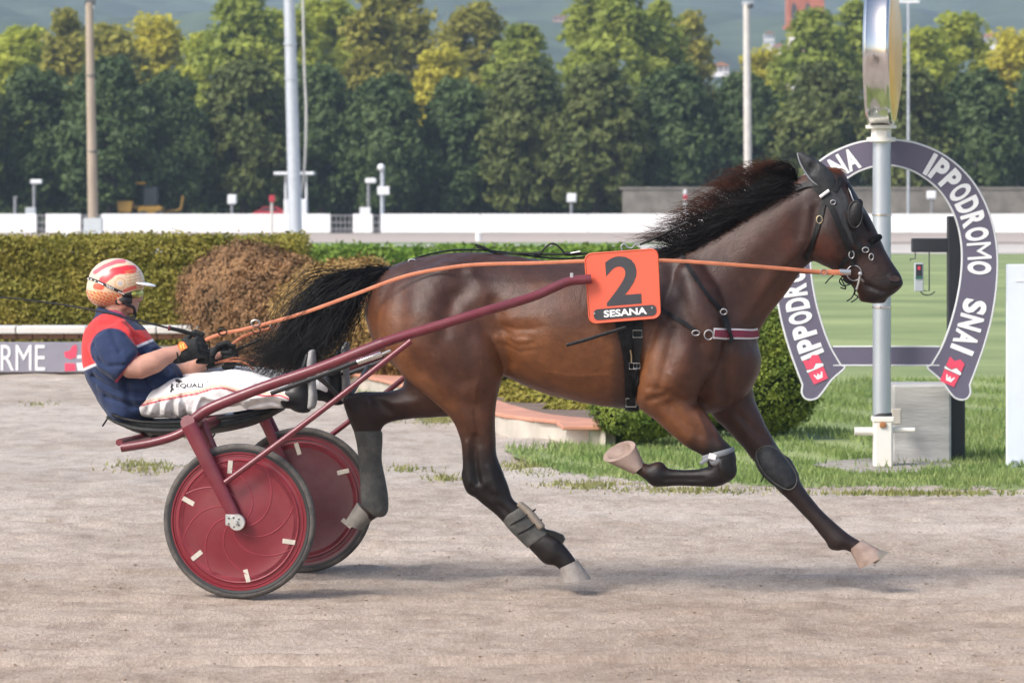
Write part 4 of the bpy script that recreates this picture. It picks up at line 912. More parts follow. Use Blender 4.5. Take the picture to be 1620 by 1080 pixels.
def wheel(side):
    """discs face outwards; profile runs along the axle"""
    cz = WR - .007; c = Lw(0, side * WW, cz); ax = N3 * side
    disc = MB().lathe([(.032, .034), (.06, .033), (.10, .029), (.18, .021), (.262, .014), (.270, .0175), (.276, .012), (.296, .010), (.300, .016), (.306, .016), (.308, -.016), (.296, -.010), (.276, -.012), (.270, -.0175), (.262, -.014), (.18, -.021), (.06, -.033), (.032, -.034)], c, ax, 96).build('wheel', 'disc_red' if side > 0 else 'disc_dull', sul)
    MB().lathe([(.304, .013), (.311, .0165), (.319, .0175), (.321, .010), (.321, -.010), (.319, -.0175), (.311, -.0165), (.304, -.013)], c, ax, 96, True).build('rim', 'under_black', disc)
    MB().lathe([(.327 + .0165 * math.cos(a), .0165 * math.sin(a)) for a in np.linspace(0, 6.2832, 15)[:-1]], c, ax, 96, True).build('tyre', 'tyre', disc)
    MB().lathe([(0, .052), (.014, .052), (.018, .048), (.030, .046), (.033, .04), (.033, -.04), (0, -.045)], c, ax, 28).build('hub', 'aluminium', disc)
    for k in range(8):                                    # curved pressed ribs
        t = np.linspace(0, 1, 18); rr = .045 + .222 * t; a = 6.2832 * k / 8 + .35 + 1.55 * t ** .8
        hgt = np.interp(rr, [.032, .06, .10, .18, .262, .28], [.034, .033, .029, .021, .014, .0135])
        P = np.array([c + F3 * r_ * math.cos(a_) + Z3 * r_ * math.sin(a_) + ax * h_ for r_, a_, h_ in zip(rr, a, hgt)]); MB().tube(P, .0028, 6).build('rib', 'rib_red', disc)
    for face in (1, -1):
        for k in range(6):
            a = math.radians((99 if face * side > 0 else 68) + 60 * k) if side > 0 else math.radians(94 + 60 * k)
            if side > 0 and k == 5 and face > 0: continue
            d = F3 * math.cos(a) + Z3 * math.sin(a); e = np.cross(ax, d); R = np.stack([d, e, ax], 1); w_ = .12 * (k - 2); R = R @ np.array([[math.cos(w_), -math.sin(w_), 0], [math.sin(w_), math.cos(w_), 0], [0, 0, 1]])
            MB().box(c + d * .243 + ax * face * .0172, (.058, .021, .003), R, .001).build('reflector', 'patch_white', disc)
    for rr_, hh_ in ((.2705, .0172), (.290, .0118)):  # raised rings in a lighter red paint a highlight near the rim
        for face in (1, -1): MB().lathe([(rr_ - .003, hh_ - .002), (rr_, hh_ + .002), (rr_ + .003, hh_ - .002)], c, ax * face, 96).build('bead_highlight', 'rib_red', disc)
    MB().tube([c + d_ for d_ in [ax * -.10, ax * .10]], .010, 10).build('axle', 'aluminium', disc)
    return disc
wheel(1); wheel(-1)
def ptube(name, pts, rad, mat='burgundy', n=14, m=6, par=None, **k):
    P = crom(np.array([lp(x, y, w) for x, y, w in pts]), m); rad = np.interp(np.linspace(0, 1, len(P)), np.linspace(0, 1, np.size(rad)), np.atleast_1d(rad)); return MB().tube(l2w(P), rad, n, **k).build(name, mat, par or sul)
def mirror_tube(name, pts, rad, mat='burgundy', n=14, m=6):
    P = crom(np.array([lp(x, y, w) for x, y, w in pts]), m); rad = np.interp(np.linspace(0, 1, len(P)), np.linspace(0, 1, np.size(rad)), np.atleast_1d(rad))
    for sg in (1, -1): MB().tube(l2w(P * [1, sg, 1]), rad, n).build(name, mat, sul)
SH = [(306, 664, .70), (316, 656, .70), (332, 646, .70), (360, 634, .70), (420, 611, .69), (510, 580, .675), (604, 543, .645), (680, 519, .60), (754, 496, .545), (838, 471, .455), (876, 455, .415), (900, 445, .39), (935, 441, .365)]
mirror_tube('shaft', SH, [.024, .025, .025, .024, .0225, .021, .0205, .0205, .0205], n=18)
mirror_tube('shaft_sleeve', [(570, 556.5, .6565), (606, 542.3, .644)], .0245)
mirror_tube('strut', [(650, 539, .655), (500, 656, .735), (356, 763, .775)], .0130, m=8)
# forks: an outer and an inner leg either side of each wheel
for sg in (1, -1):
    a = lp(299, 672, .755); b = lp(372, 819, .755); a2 = lp(318, 668, .62); b2 = lp(377, 806, .63)
    for q, (p0, p1, r0, r1) in enumerate(((a, b, .037, .028), (a2, b2, .026, .020))):
        P = np.array([p0 + (p1 - p0) * t for t in np.linspace(0, 1, 8)]) * [1, sg, 1]; MB().tube(l2w(P), np.linspace(r0, r1, 8), 16, flat=(.55, 1), up=N3).build('fork', 'burgundy', sul)
    MB().tube([Lw(a[0] - .006, sg * .758, a[2] + .012), Lw(a[0], sg * .70, a[2] - .002), Lw(a[0] + .02, sg * .58, a2[2])], [.033, .03, .026], 16).build('fork_crown', 'burgundy', sul)
    # dropout plate at the axle
    c = Lw(0, sg * (WW + .072), WR - .007); pl_ = MB().lathe([(0, .012), (.034, .012), (.037, .008), (.037, -.006)], c + F3 * .006, N3 * sg, 24).box(c - F3 * .022 + Z3 * .010, (.05, .05, .016), np.stack([F3, Z3, N3], 1), .004).build('axle_plate', 'aluminium', sul)
    for dx, dz in ((-.03, .018), (-.03, -.006), (-.008, .02), (.016, .014), (.016, -.012), (-.006, -.02)): MB().lathe([(.0, .002), (.0042, .002), (.0042, -.004)], c + F3 * dx + Z3 * dz + N3 * sg * .0125, N3 * sg, 8).build('hole', 'dark_metal', pl_)
    MB().lathe([(0, .012), (.008, .012), (.01, .006), (.01, 0)], c + F3 * .004 + N3 * sg * .012, N3 * sg, 12).build('nut', 'aluminium', pl_)
    # rear bar
    P = np.array([lp(192, 708, .60), lp(240, 700, .60), lp(280, 688, .60), lp(306, 672, .60)]) * [1, sg, 1]; MB().tube(l2w(crom(P, 4)), [.020] * 13, 14).build('rear_bar', 'burgundy', sul)
# cross arch under the seat
P = [Lw(lp(306, 672, .6)[0], w, lp(306, 676, .6)[2] + .018 * math.cos(w * 2.4) - .01) for w in np.linspace(.60, -.60, 15)]; MB().tube(P, .024, 14).build('cross_bar', 'burgundy', sul)
P = [Lw(lp(238, 694, 0)[0], w, lp(238, 700, .6)[2]) for w in np.linspace(.60, -.60, 5)]; MB().tube(P, .016, 12).build('cross_bar', 'burgundy', sul)
# seat: a padded dish with a thin underside
sf = Field([lp(170, 0, 0)[0], -.26, lp(300, 710)[2]], [lp(460, 0, 0)[0], .26, lp(300, 630)[2]], .006)
sf.loft(L6([(178, 653, 182, 663, 0, .15), (200, 659, 204, 674, 0, .18), (240, 664, 240, 688, 0, .20), (300, 664, 300, 690, 0, .20), (350, 658, 350, 684, 0, .19), (400, 650, 402, 672, 0, .16), (440, 642, 446, 650, 0, .12)]), .01, 8); V, Fc = sf.mesh(3); mobj('seat', l2w(V), Fc, 'seat_black', sul)
rimp = [(s_, w_) for s_, w_ in ((178, .15), (200, .185), (240, .205), (300, .205), (350, .195), (400, .165), (443, .12))]
P = [lp(x, y, w) for (x, w), y in zip(rimp, (655, 663, 668, 667, 661, 653, 645))]; P2 = [lp(x, y, -w) for (x, w), y in zip(rimp, (653, 660, 664, 663, 657, 649, 641))][::-1]
MB().tube(l2w(crom(np.array(P + P2), 5, True)), .0075, 8, True).build('seat_piping', 'leather', sul)
for w in (.12, -.12): ptube('seat_support', [(240, 690, w), (262, 697, w), (300, 682, w)], .011, 'under_black')
ptube('seat_strap', [(340, 686, .12), (330, 700, .13), (318, 712, .12)], .004, 'leather'); ptube('seat_strap', [(182, 655, .1), (172, 660, .11), (162, 674, .11)], .004, 'leather')
# foot rests and the chrome dampers under the shafts
for sg in (1, -1):
    def q(x, y, w): return Lw(lp(x, y, .60)[0], sg * w, lp(x, y, .60)[2])
    MB().tube([q(566, 573, .60), q(604, 560, .60)], .0125, 14).build('damper', 'chrome', sul); MB().tube([q(602, 561, .60), q(618, 554, .60)], .006, 10).build('damper_rod', 'aluminium', sul)
    MB().tube([q(430, 622, .62), q(500, 597, .61), q(566, 572, .60)], .010, 10).build('foot_bar', 'under_black', sul)
    MB().tube([q(503, 596, .60), q(505, 612, .40), q(505, 636, .14)], .011, 10).build('foot_rest', 'under_black', sul)
    MB().box(q(894, 439, .395), (.014, .010, .034), None, .003).build('clip', 'aluminium', sul)
# ================================================================== HORSE
MATS_coat = M_attr('coat', rough=.42, spec=.32, bump=.35, bscale=240., var=.18, vscale=26., coat=.035, sheen=.0, bump2=.14, bscale2=20., rvar=.12)
M('hoof_pink', (.33, .225, .185), .7, dust=((.16, .12, .10), .6, 12.0), var=.2, scale=25, bump=.2, bscale=80, hue=(.40, .30, .25)); M('hoof_grey', (.27, .245, .225), .7, dust=((.12, .10, .09), .7, 14.0), var=.2, scale=25, bump=.2); M('hoof_dusty', (.19, .17, .145), .8, var=.2, scale=25, bump=.2)
horse = empty('horse', l2w(np.array([[1.55, 0, 0]]))[0], 'bay trotting horse with black mane and tail wearing number 2', 'horse')
h = .0066
lo = np.array([lp(530, 500)[0] - .02, -.36, -.02]); hi = np.array([lp(1450, 300)[0] + .02, .36, lp(1300, 240)[2] + .02])
fd = Field(lo, hi, h)
TRUNK = [(606, 455, 600, 530, 0, .10), (632, 419, 632, 575, 0, .19), (685, 404, 690, 610, 0, .245), (740, 399, 750, 600, 0, .245), (790, 402, 796, 588, 0, .238), (840, 410, 845, 612, 0, .268), (890, 413, 895, 629, 0, .295), (945, 409, 950, 641, 0, .288), (1000, 398, 1010, 647, 0, .248), (1055, 396, 1070, 652, 0, .205), (1108, 420, 1130, 652, 0, .185), (1146, 462, 1162, 636, 0, .165), (1164, 520, 1176, 614, 0, .135)]
fd.loft(L6(TRUNK), .03, 14, cap=.7)
NECK = [(1030, 400, 1128, 640, 0, .18), (1075, 388, 1164, 600, 0, .16), (1105, 372, 1188, 548, 0, .14), (1142, 350, 1209, 507, 0, .116), (1185, 321, 1240, 468, 0, .098), (1225, 297, 1264, 433, 0, .084), (1262, 281, 1287, 410, 0, .076), (1292, 268, 1300, 398, 0, .07)]
fd.loft(L6(NECK), .03, 14)
HEAD = [(1300, 263, 1266, 350, 0, .066), (1332, 273, 1268, 388, 0, .085), (1347, 296, 1281, 408, 0, .098), (1362, 322, 1300, 419, 0, .092), (1376, 345, 1318, 428, 0, .074), (1388, 369, 1334, 440, 0, .062), (1399, 393, 1347, 450, 0, .056), (1411, 415, 1356, 462, 0, .056), (1423, 433, 1364, 474, 0, .055), (1428, 446, 1376, 478, 0, .047)]
fd.loft(L6(HEAD), .02, 8)
# near hind
NH = [(606, 470, 745, 425, .09, .14), (598, 500, 772, 475, .12, .165), (600, 528, 788, 525, .14, .168), (614, 554, 794, 570, .15, .158), (641, 594, 790, 605, .155, .122), (680, 625, 785, 634, .15, .092), (712, 655, 783, 662, .15, .076), (727, 690, 784, 693, .15, .063), (732, 722, 786, 721, .15, .055), (733, 748, 795, 745, .15, .052), (737, 770, 804, 768, .15, .05), (757, 790, 812, 790, .15, .044), (783, 812, 826, 802, .15, .036), (808, 838, 843, 820, .15, .034), (828, 858, 858, 837, .15, .035), (845, 875, 880, 850, .15, .04), (860, 888, 893, 862, .15, .041), (876, 893, 900, 870, .15, .035), (888, 902, 910, 884, .15, .034)]
fd.loft(L6(NH), .009, 8)
# far hind
FH = [(630, 500, 770, 560, -.12, .13), (640, 560, 765, 610, -.13, .12), (640, 600, 730, 650, -.14, .095), (634, 614, 695, 657, -.14, .075), (615, 620, 660, 660, -.14, .064), (590, 621, 632, 664, -.14, .056), (565, 621, 610, 671, -.14, .05), (548, 632, 602, 681, -.14, .05), (550, 655, 602, 687, -.14, .046), (562, 690, 602, 694, -.14, .039), (568, 722, 603, 720, -.14, .035), (572, 760, 607, 755, -.14, .035), (573, 788, 611, 786, -.14, .041), (574, 804, 606, 808, -.14, .040), (566, 806, 590, 822, -.14, .036)]
fd.loft(L6(FH), .022, 6)
# near fore, folded
NF = [(1062, 440, 1120, 425, .09, .09), (1040, 490, 1145, 470, .11, .128), (1018, 545, 1152, 525, .13, .137), (1006, 590, 1140, 570, .14, .135), (1004, 616, 1120, 602, .145, .122), (1008, 638, 1107, 628, .14, .092), (1034, 660, 1117, 653, .14, .08), (1060, 684, 1131, 676, .14, .066), (1088, 705, 1145, 698, .14, .055), (1112, 719, 1157, 708, .14, .048), (1120, 733, 1163, 728, .14, .047), (1122, 739, 1159, 752, .14, .046), (1112, 741, 1142, 767, .14, .042), (1098, 742, 1105, 769, .14, .036), (1078, 742, 1078, 768, .14, .033), (1056, 740, 1050, 769, .14, .035), (1042, 732, 1034, 768, .14, .041), (1028, 734, 1020, 758, .14, .036), (1016, 730, 1004, 748, .14, .034)]
fd.loft(L6(NF), .009, 8)
# far fore, reaching
FF = [(1090, 570, 1190, 570, -.10, .11), (1108, 620, 1190, 605, -.12, .10), (1126, 655, 1194, 632, -.13, .086), (1147, 675, 1204, 656, -.13, .074), (1170, 701, 1219, 687, -.13, .062), (1191, 727, 1233, 710, -.13, .053), (1211, 752, 1251, 734, -.13, .05), (1230, 774, 1265, 760, -.13, .044), (1254, 797, 1282, 785, -.13, .035), (1281, 826, 1304, 811, -.13, .033), (1300, 849, 1325, 830, -.13, .036), (1317, 866, 1343, 845, -.13, .041), (1334, 868, 1355, 852, -.13, .034), (1348, 874, 1366, 858, -.13, .032)]
fd.loft(L6(FF), .022, 6)
def cp(pts, w, rad, k=.02): fd.caps([lp(x, y, w) for x, y in pts], rad, k)
# bony points the lofts round off: hocks, knees, fetlocks
cp([(552, 634), (563, 655)], -.14, [.020, .022], .03); cp([(740, 752), (748, 772)], .15, [.022, .022], .03); cp([(1152, 745)], .14, .034, .03); cp([(1150, 722)], .14, .032, .03); cp([(1038, 757), (1040, 742)], .14, [.026, .026], .02); cp([(1046, 737)], .14, .012, .02)
cp([(1243, 735), (1252, 752)], -.13, [.03, .028], .03); cp([(1325, 858)], -.13, .028, .02); cp([(1316, 862)], -.13, .014, .02); cp([(868, 880), (878, 862)], .15, [.030, .030], .02); cp([(594, 796), (586, 803)], -.14, [.034, .032], .02)
for sg_ in (.06, -.06): cp([(1165, 556), (1172, 588), (1164, 608)], sg_, [.045, .054, .040], .012)
# lips, chin, brow and nostril
cp([(1366, 470), (1396, 473)], 0, [.022, .018], .012); cp([(1340, 318), (1356, 332)], .05, [.02, .022], .02); cp([(1340, 318), (1356, 332)], -.05, [.02, .022], .02)
# muscles, bones and hollows of the near side (line in the photograph, spread px, height m)
PXM = 1 / 350.0
def rg(pts, sig, amp, w0=.02, **k): fd.ridge(L2(pts, .2), sig * PXM, amp, w0, **k)
rg([(700, 432), (668, 480), (662, 540)], 30, .018); rg([(735, 420), (752, 470)], 26, .014); rg([(716, 470), (705, 540), (735, 600)], 14, -.014)
rg([(690, 500), (720, 565), (755, 610)], 24, .012); rg([(640, 470), (640, 530), (668, 585)], 14, -.010); rg([(782, 480), (800, 530), (806, 570)], 12, -.016); rg([(768, 545), (778, 590)], 18, .016)
rg([(742, 455), (720, 480)], 14, -.010); rg([(745, 425), (700, 415)], 10, .008); rg([(790, 520), (830, 520), (860, 516)], 7, -.005); rg([(790, 535), (835, 538)], 6, .005); rg([(796, 505), (850, 500)], 8, .004)
rg([(1085, 425), (1120, 490), (1150, 555)], 22, .014); rg([(1062, 430), (1088, 500), (1122, 570)], 12, -.012); rg([(1046, 520), (1034, 580), (1026, 620)], 22, .014); rg([(1090, 560), (1066, 604)], 20, .014); rg([(1068, 520), (1056, 580), (1046, 612)], 7, -.008); rg([(1028, 632), (1060, 622), (1100, 640)], 5, -.010, w0=.1)
rg([(1108, 545), (1112, 600), (1100, 640)], 11, -.016); rg([(1004, 560), (1005, 620)], 11, -.016); rg([(1146, 545), (1146, 600), (1140, 635)], 7, -.016, w0=.02)
rg([(1040, 640), (1090, 695)], 9, .008, w0=.1); rg([(1085, 630), (1125, 680), (1140, 702)], 7, .008, w0=.1); rg([(1060, 638), (1105, 690)], 5, -.006, w0=.1); rg([(1098, 640), (1130, 690)], 4, -.006, w0=.12); rg([(1028, 612), (1070, 618)], 5, -.006, w0=.1)
rg([(1278, 400), (1240, 440), (1200, 500), (1180, 550)], 10, -.010, w0=.01); rg([(1262, 395), (1225, 430), (1180, 500)], 14, .009, w0=.01); rg([(1255, 320), (1200, 380), (1140, 450)], 26, .010, w0=.01); rg([(1276, 330), (1268, 380)], 8, .008, w0=.01); rg([(1286, 330), (1282, 395)], 6, -.008, w0=.01)
rg([(1300, 370), (1312, 395)], 24, .014, w0=.01); rg([(1330, 330), (1352, 375)], 5, .009, w0=.01); rg([(1336, 395), (1350, 415)], 12, -.006, w0=.01); rg([(1330, 385), (1374, 398)], 5, .006, w0=.01); rg([(1352, 330)], 10, .012, w0=.03)
rg([(1415, 442)], 6, -.016, w0=.02); rg([(1405, 438), (1412, 433), (1421, 436), (1424, 443), (1417, 450), (1407, 447), (1405, 439)], 3, .006, w0=.0); rg([(1414, 462), (1396, 463), (1380, 458), (1368, 452)], 3, -.011, w0=.0); rg([(1385, 472)], 9, .004, w0=.01)
rg([(738, 700), (738, 735), (742, 765)], 5, .010, w0=.12); rg([(752, 690), (752, 735), (757, 762)], 5, -.013, w0=.12); rg([(775, 740), (785, 775)], 6, .007, w0=.12); rg([(790, 800), (830, 838)], 4, -.007, w0=.12); rg([(1112, 758), (1050, 758)], 3.5, -.007, w0=.1); rg([(1140, 733), (1150, 755)], 5, .006, w0=.1); rg([(1132, 728), (1135, 750)], 4, -.006, w0=.1); rg([(1262, 782), (1300, 828)], 3.5, -.007, w0=-.13); rg([(1200, 700), (1160, 660)], 6, -.010, w0=-.13); rg([(580, 640), (600, 655)], 6, -.012, w0=-.14); rg([(565, 640), (572, 670)], 6, .008, w0=-.14); rg([(640, 640), (600, 643)], 7, .006, w0=-.14); rg([(760, 700), (748, 640)], 9, -.008, w0=.12); rg([(700, 620), (745, 660)], 20, .010, w0=.12); rg([(765, 765)], 9, .008, w0=.12); rg([(750, 750), (775, 785)], 5, -.005, w0=.12)
rg([(1135, 740)], 12, .006, w0=.1); rg([(590, 650)], 12, -.008, w0=-.14)
for pts in ([(1000, 608), (960, 592), (915, 596), (870, 588)], [(1120, 600), (1100, 640), (1118, 690)], [(1050, 610), (1075, 650), (1110, 700)], [(1060, 590), (1095, 612), (1112, 640)], [(760, 600), (748, 650), (752, 705)], [(690, 560), (715, 600), (745, 640)], [(1290, 360), (1270, 400)], [(1362, 372), (1376, 402), (1400, 420)]): rg(pts, 2.6, .0035)
for pts in ([(795, 520), (815, 532), (845, 532)], [(795, 530), (820, 545), (850, 542)], [(792, 512), (818, 520), (850, 520)], [(800, 545), (825, 556), (850, 552)]): rg(pts, 2.8, -.0035)
fd.wrinkle(.0012, 30, 5)
V, Fc = fd.mesh(2)
PX = w2px(l2w(V)); w_ = V[:, 1]
x, y = PX[:, 0], PX[:, 1]
# coat colours of a bay: red brown, tan in the flanks, black points
nz = vnoise(V, 9, 3); nz2 = vnoise(V, 26, 4)
brown = np.array((.090, .033, .0160)); tan = np.array((.170, .064, .0225)); dark = np.array((.036, .0170, .0135)); black = np.array((.0052, .0045, .0045)); red = np.array((.095, .024, .012))
def near(pts, r0, r1): return 1 - sstep(seg_d(PX, pts), r0, r1)
legw = (w_ > .02) | (w_ < -.02)
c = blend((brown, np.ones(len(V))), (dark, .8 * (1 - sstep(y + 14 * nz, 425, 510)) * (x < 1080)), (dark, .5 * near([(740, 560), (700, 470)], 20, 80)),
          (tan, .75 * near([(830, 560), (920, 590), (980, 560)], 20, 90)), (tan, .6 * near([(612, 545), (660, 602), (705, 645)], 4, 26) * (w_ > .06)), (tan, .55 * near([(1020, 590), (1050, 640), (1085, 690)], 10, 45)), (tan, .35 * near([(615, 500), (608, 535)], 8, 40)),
          (dark, .7 * near([(1090, 470), (1150, 540), (1180, 600)], 30, 110) * (x > 1040)), (dark, .75 * near([(1080, 440), (1150, 430), (1230, 360)], 30, 110)), (red, .55 * near([(1262, 330), (1262, 390)], 6, 34)), (dark * .8, .85 * near([(1300, 330), (1310, 400)], 40, 70)), (dark * .6, .94 * near([(1335, 300), (1368, 350), (1400, 420), (1415, 450)], 40, 72)), (black, .7 * near([(1385, 465), (1425, 440)], 6, 40)),
          (red * .8, .45 * near([(1304, 388), (1312, 398)], 6, 26)), (dark * .8, .7 * near([(990, 500), (985, 640)], 6, 26)))
lowh = sstep(y + 8 * nz2, 640, 745) * (x < 960) * (x > 520)
c = blend((brown, np.zeros(len(V)) + 1), ((0, 0, 0), np.zeros(len(V)))) * 0 + c
def over(c, colr, m): return c * (1 - m[:, None]) + np.array(colr) * m[:, None]
c = over(c, black, lowh * (w_ > 0) * .96)
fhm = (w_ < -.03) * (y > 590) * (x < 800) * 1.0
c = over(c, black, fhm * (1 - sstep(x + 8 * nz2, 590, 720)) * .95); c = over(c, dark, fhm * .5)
c = over(c, black, (x > 960) * (w_ > .03) * sstep(y + (x - 1100) * .35 + 6 * nz2, 665, 730) * .97)
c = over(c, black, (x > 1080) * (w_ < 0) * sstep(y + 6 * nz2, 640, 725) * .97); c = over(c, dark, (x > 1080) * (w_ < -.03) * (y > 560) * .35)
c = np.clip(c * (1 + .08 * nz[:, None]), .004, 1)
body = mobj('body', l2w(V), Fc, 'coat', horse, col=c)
BVH = BVHTree.FromPolygons([Vector(p) for p in l2w(V)], Fc.tolist())
BODY_W = l2w(V)
def hit(px, py, off=.004, bvh=None, back=None):
    d = Vector(((px - 810) / FPX, 1, -(py - HORIZON) / FPX)).normalized(); loc, nrm, i, dist = (bvh or BVH).ray_cast(Vector(CAMP), d)
    if loc is None: return None
    if nrm.dot(d) > 0: nrm = -nrm
    return np.array(loc) + np.array(nrm) * off, np.array(nrm)
# hooves: a flared, truncated cone with a flat sole, each turned as the leg carries it
def hoof(top_a, top_b, toe, heel, w, depth, mat, coron=.82, cup=False, tilt=0.0):
    """side-view pixels: coronet front and back, toe and heel of the sole"""
    A, B, T, H = (lp(*q, w) for q in (top_a, top_b, toe, heel)); n = 20; V = []; rows = 7
    for k in range(rows):
        t = k / (rows - 1); f = A + (T - A) * t; bk = B + (H - B) * t; cc = (f + bk) / 2; ha = (f - bk) / 2; dd = depth * (coron + (1 - coron) * t)
        for j in range(n):
            a = 6.2832 * j / n; ca, sa = math.cos(a), math.sin(a); V.append(cc + ha * (ca if ca > 0 else ca * .92) + np.array([0, dd * sa, 0]) * (1 if ca > 0 else 1 - .18 * ca * ca) + ((A + B) - (T + H)) / 2 * tilt * sa * t)
    Fc = [[k * n + j, k * n + (j + 1) % n, (k + 1) * n + (j + 1) % n, (k + 1) * n + j] for k in range(rows - 1) for j in range(n)]
    V = np.array(V)
    Fc.append(list(range(n))[::-1])
    ctr = V[-n:].mean(0); up = (A + B) / 2 - (T + H) / 2; up /= np.linalg.norm(up)
    ring = ctr + (V[-n:] - ctr) * .72; ring2 = ctr + (V[-n:] - ctr) * .55 + up * (.028 if cup else .012); b0 = len(V); V = np.concatenate([V, ring, ring2])
    for j in range(n):
        l = (j + 1) % n; o0 = b0 - n; Fc += [[o0 + j, o0 + l, b0 + l, b0 + j], [b0 + j, b0 + l, b0 + n + l, b0 + n + j]]
    Fc.append([b0 + n + j for j in range(n)])
    return mobj('bell_boot' if mat == 'hoof_pink' else 'hoof', l2w(V), Fc, mat, horse, auto=40)
hoof((914, 885), (884, 899), (935, 915), (888, 922), .15, .052, 'hoof_grey')
hoof((592, 820), (564, 793), (572, 838), (545, 824), -.14, .05, 'hoof_dusty')
hoof((1003, 750), (1021, 735), (955, 727), (1006, 699), .14, .060, 'hoof_pink', cup=True, tilt=.30)
hoof((1364, 853), (1343, 870), (1404, 876), (1358, 901), -.13, .052, 'hoof_pink')
hoof((1372, 864), (1360, 884), (1407, 873), (1384, 892), -.13, .045, 'hoof_dusty')
# ears (the black ear covers belong to the bridle); the near one turned back
# ------------------------------------------------------------------ hair
M('tail_hair', (.0075, .007, .0075), .42, var=.3, scale=30, spec=.25); M('mane_hair', (.022, .013, .011), .45, var=.4, scale=25, spec=.4, hue=(.055, .024, .015))
def strands(roots, ctrl, rad, nseg=8, side=3):
    """each strand: control points (local 3D) -> thin tapering three-sided tube; all joined"""
    Vs = []; Fs = []; n0 = 0; ang = np.arange(side) * 2 * math.pi / side
    for C, rd in zip(ctrl, rad):
        P = crom(C, max(2, nseg // (len(C) - 1))); T = np.gradient(P, axis=0); T /= np.linalg.norm(T, axis=1)[:, None] + 1e-9
        U = np.cross(T, [.3, 1, .2]); U /= np.linalg.norm(U, axis=1)[:, None] + 1e-9; W = np.cross(T, U); m = len(P); tt = np.linspace(0, 1, m); rr = rd * (1 - .8 * tt ** 2)
        V = P[:, None, :] + rr[:, None, None] * (np.cos(ang)[None, :, None] * U[:, None] + np.sin(ang)[None, :, None] * W[:, None]); Vs.append(V.reshape(-1, 3))
        i = np.arange(m - 1)[:, None] * side; j = np.arange(side)[None]; a = (i + j).ravel(); b = (i + (j + 1) % side).ravel(); Fs.append(np.stack([a, b, b + side, a + side], 1) + n0); n0 += m * side
    return np.concatenate(Vs), np.concatenate(Fs)
r = np.random.default_rng(17)
def pl(p, w): return lp(p[0], p[1], w)
# tail: dock carried out, hair streaming back over the driver's legs
DOCK = crom(np.array([(628, 430), (600, 431), (572, 437), (548, 449), (530, 464)], float), 6)
MB().tube([l2w(lp(a, b, 0)[None])[0] for a, b in crom(np.array([(640, 436), (612, 434), (585, 437), (560, 446), (540, 458)], float), 4)], np.linspace(.042, .018, 17), 12).build('dock', 'tail_hair', horse)
mid_path = np.array([(620, 430), (560, 441), (515, 485), (480, 535), (445, 578)], float)
ct = []; rd = []
for k in range(2100):
    u = r.random(); i = u ** .8 * (len(DOCK) - 1); b = DOCK[int(i)] + r.normal(size=2) * [2, 4]; w0 = r.normal() * .022
    v = r.normal() * .55                                  # -: upper edge, +: lower edge
    mode = r.random()
    if mode < .12:                                       # long wisps reaching to the hands
        end = np.array([r.uniform(335, 420), r.uniform(545, 602)]); m1 = np.array([520 + 18 * v, 478 + 30 * v]); m2 = np.array([462 + 20 * v, 535 + 22 * v])
    elif mode < .16:                                     # short hairs hanging under the dock
        end = b + [r.uniform(-22, 18), r.uniform(30, 68)]; m1 = b + [r.uniform(-6, 10), 16]; m2 = (m1 + end) / 2 + [4, 0]; 
    else:
        end = np.array([r.normal(452, 34), 0]); end[1] = 585 - .18 * (end[0] - 452) + r.normal() * 14 - max(0, (430 - end[0])) * .25; end[1] = min(end[1], 606); m1 = np.array([528 + 24 * v, 476 + 26 * v]); m2 = np.array([488 + 30 * v + .25 * (end[0] - 452), 528 + 20 * v])
    if mode >= .16 or mode < .12:
        i0 = min(1, max(0, (b[0] - 528) / 100)); m0 = b * .55 + np.array([556 + 16 * v, 446 + 18 * v]) * .45 if i0 > .3 else (b + m1) / 2
        pts = [b, m0, m1, m2, end]
    else: pts = [b, m1, m2, end]
    ws = w0 + np.cumsum(np.concatenate([[0], r.normal(size=len(pts) - 1) * .018])) + np.linspace(0, .14, len(pts)) ** 1.0 * (1.0 if mode >= .16 else .7)
    ct.append(np.array([pl(p + r.normal(size=2) * (1.5 + 2.5 * q), w_) for q, (p, w_) in enumerate(zip(pts, ws))])); rd.append(r.uniform(.0009, .0019))
V, Fc = strands(None, ct, rd, 12); tag(mobj('tail', l2w(V), Fc, 'tail_hair', horse), 'long black tail streaming back')
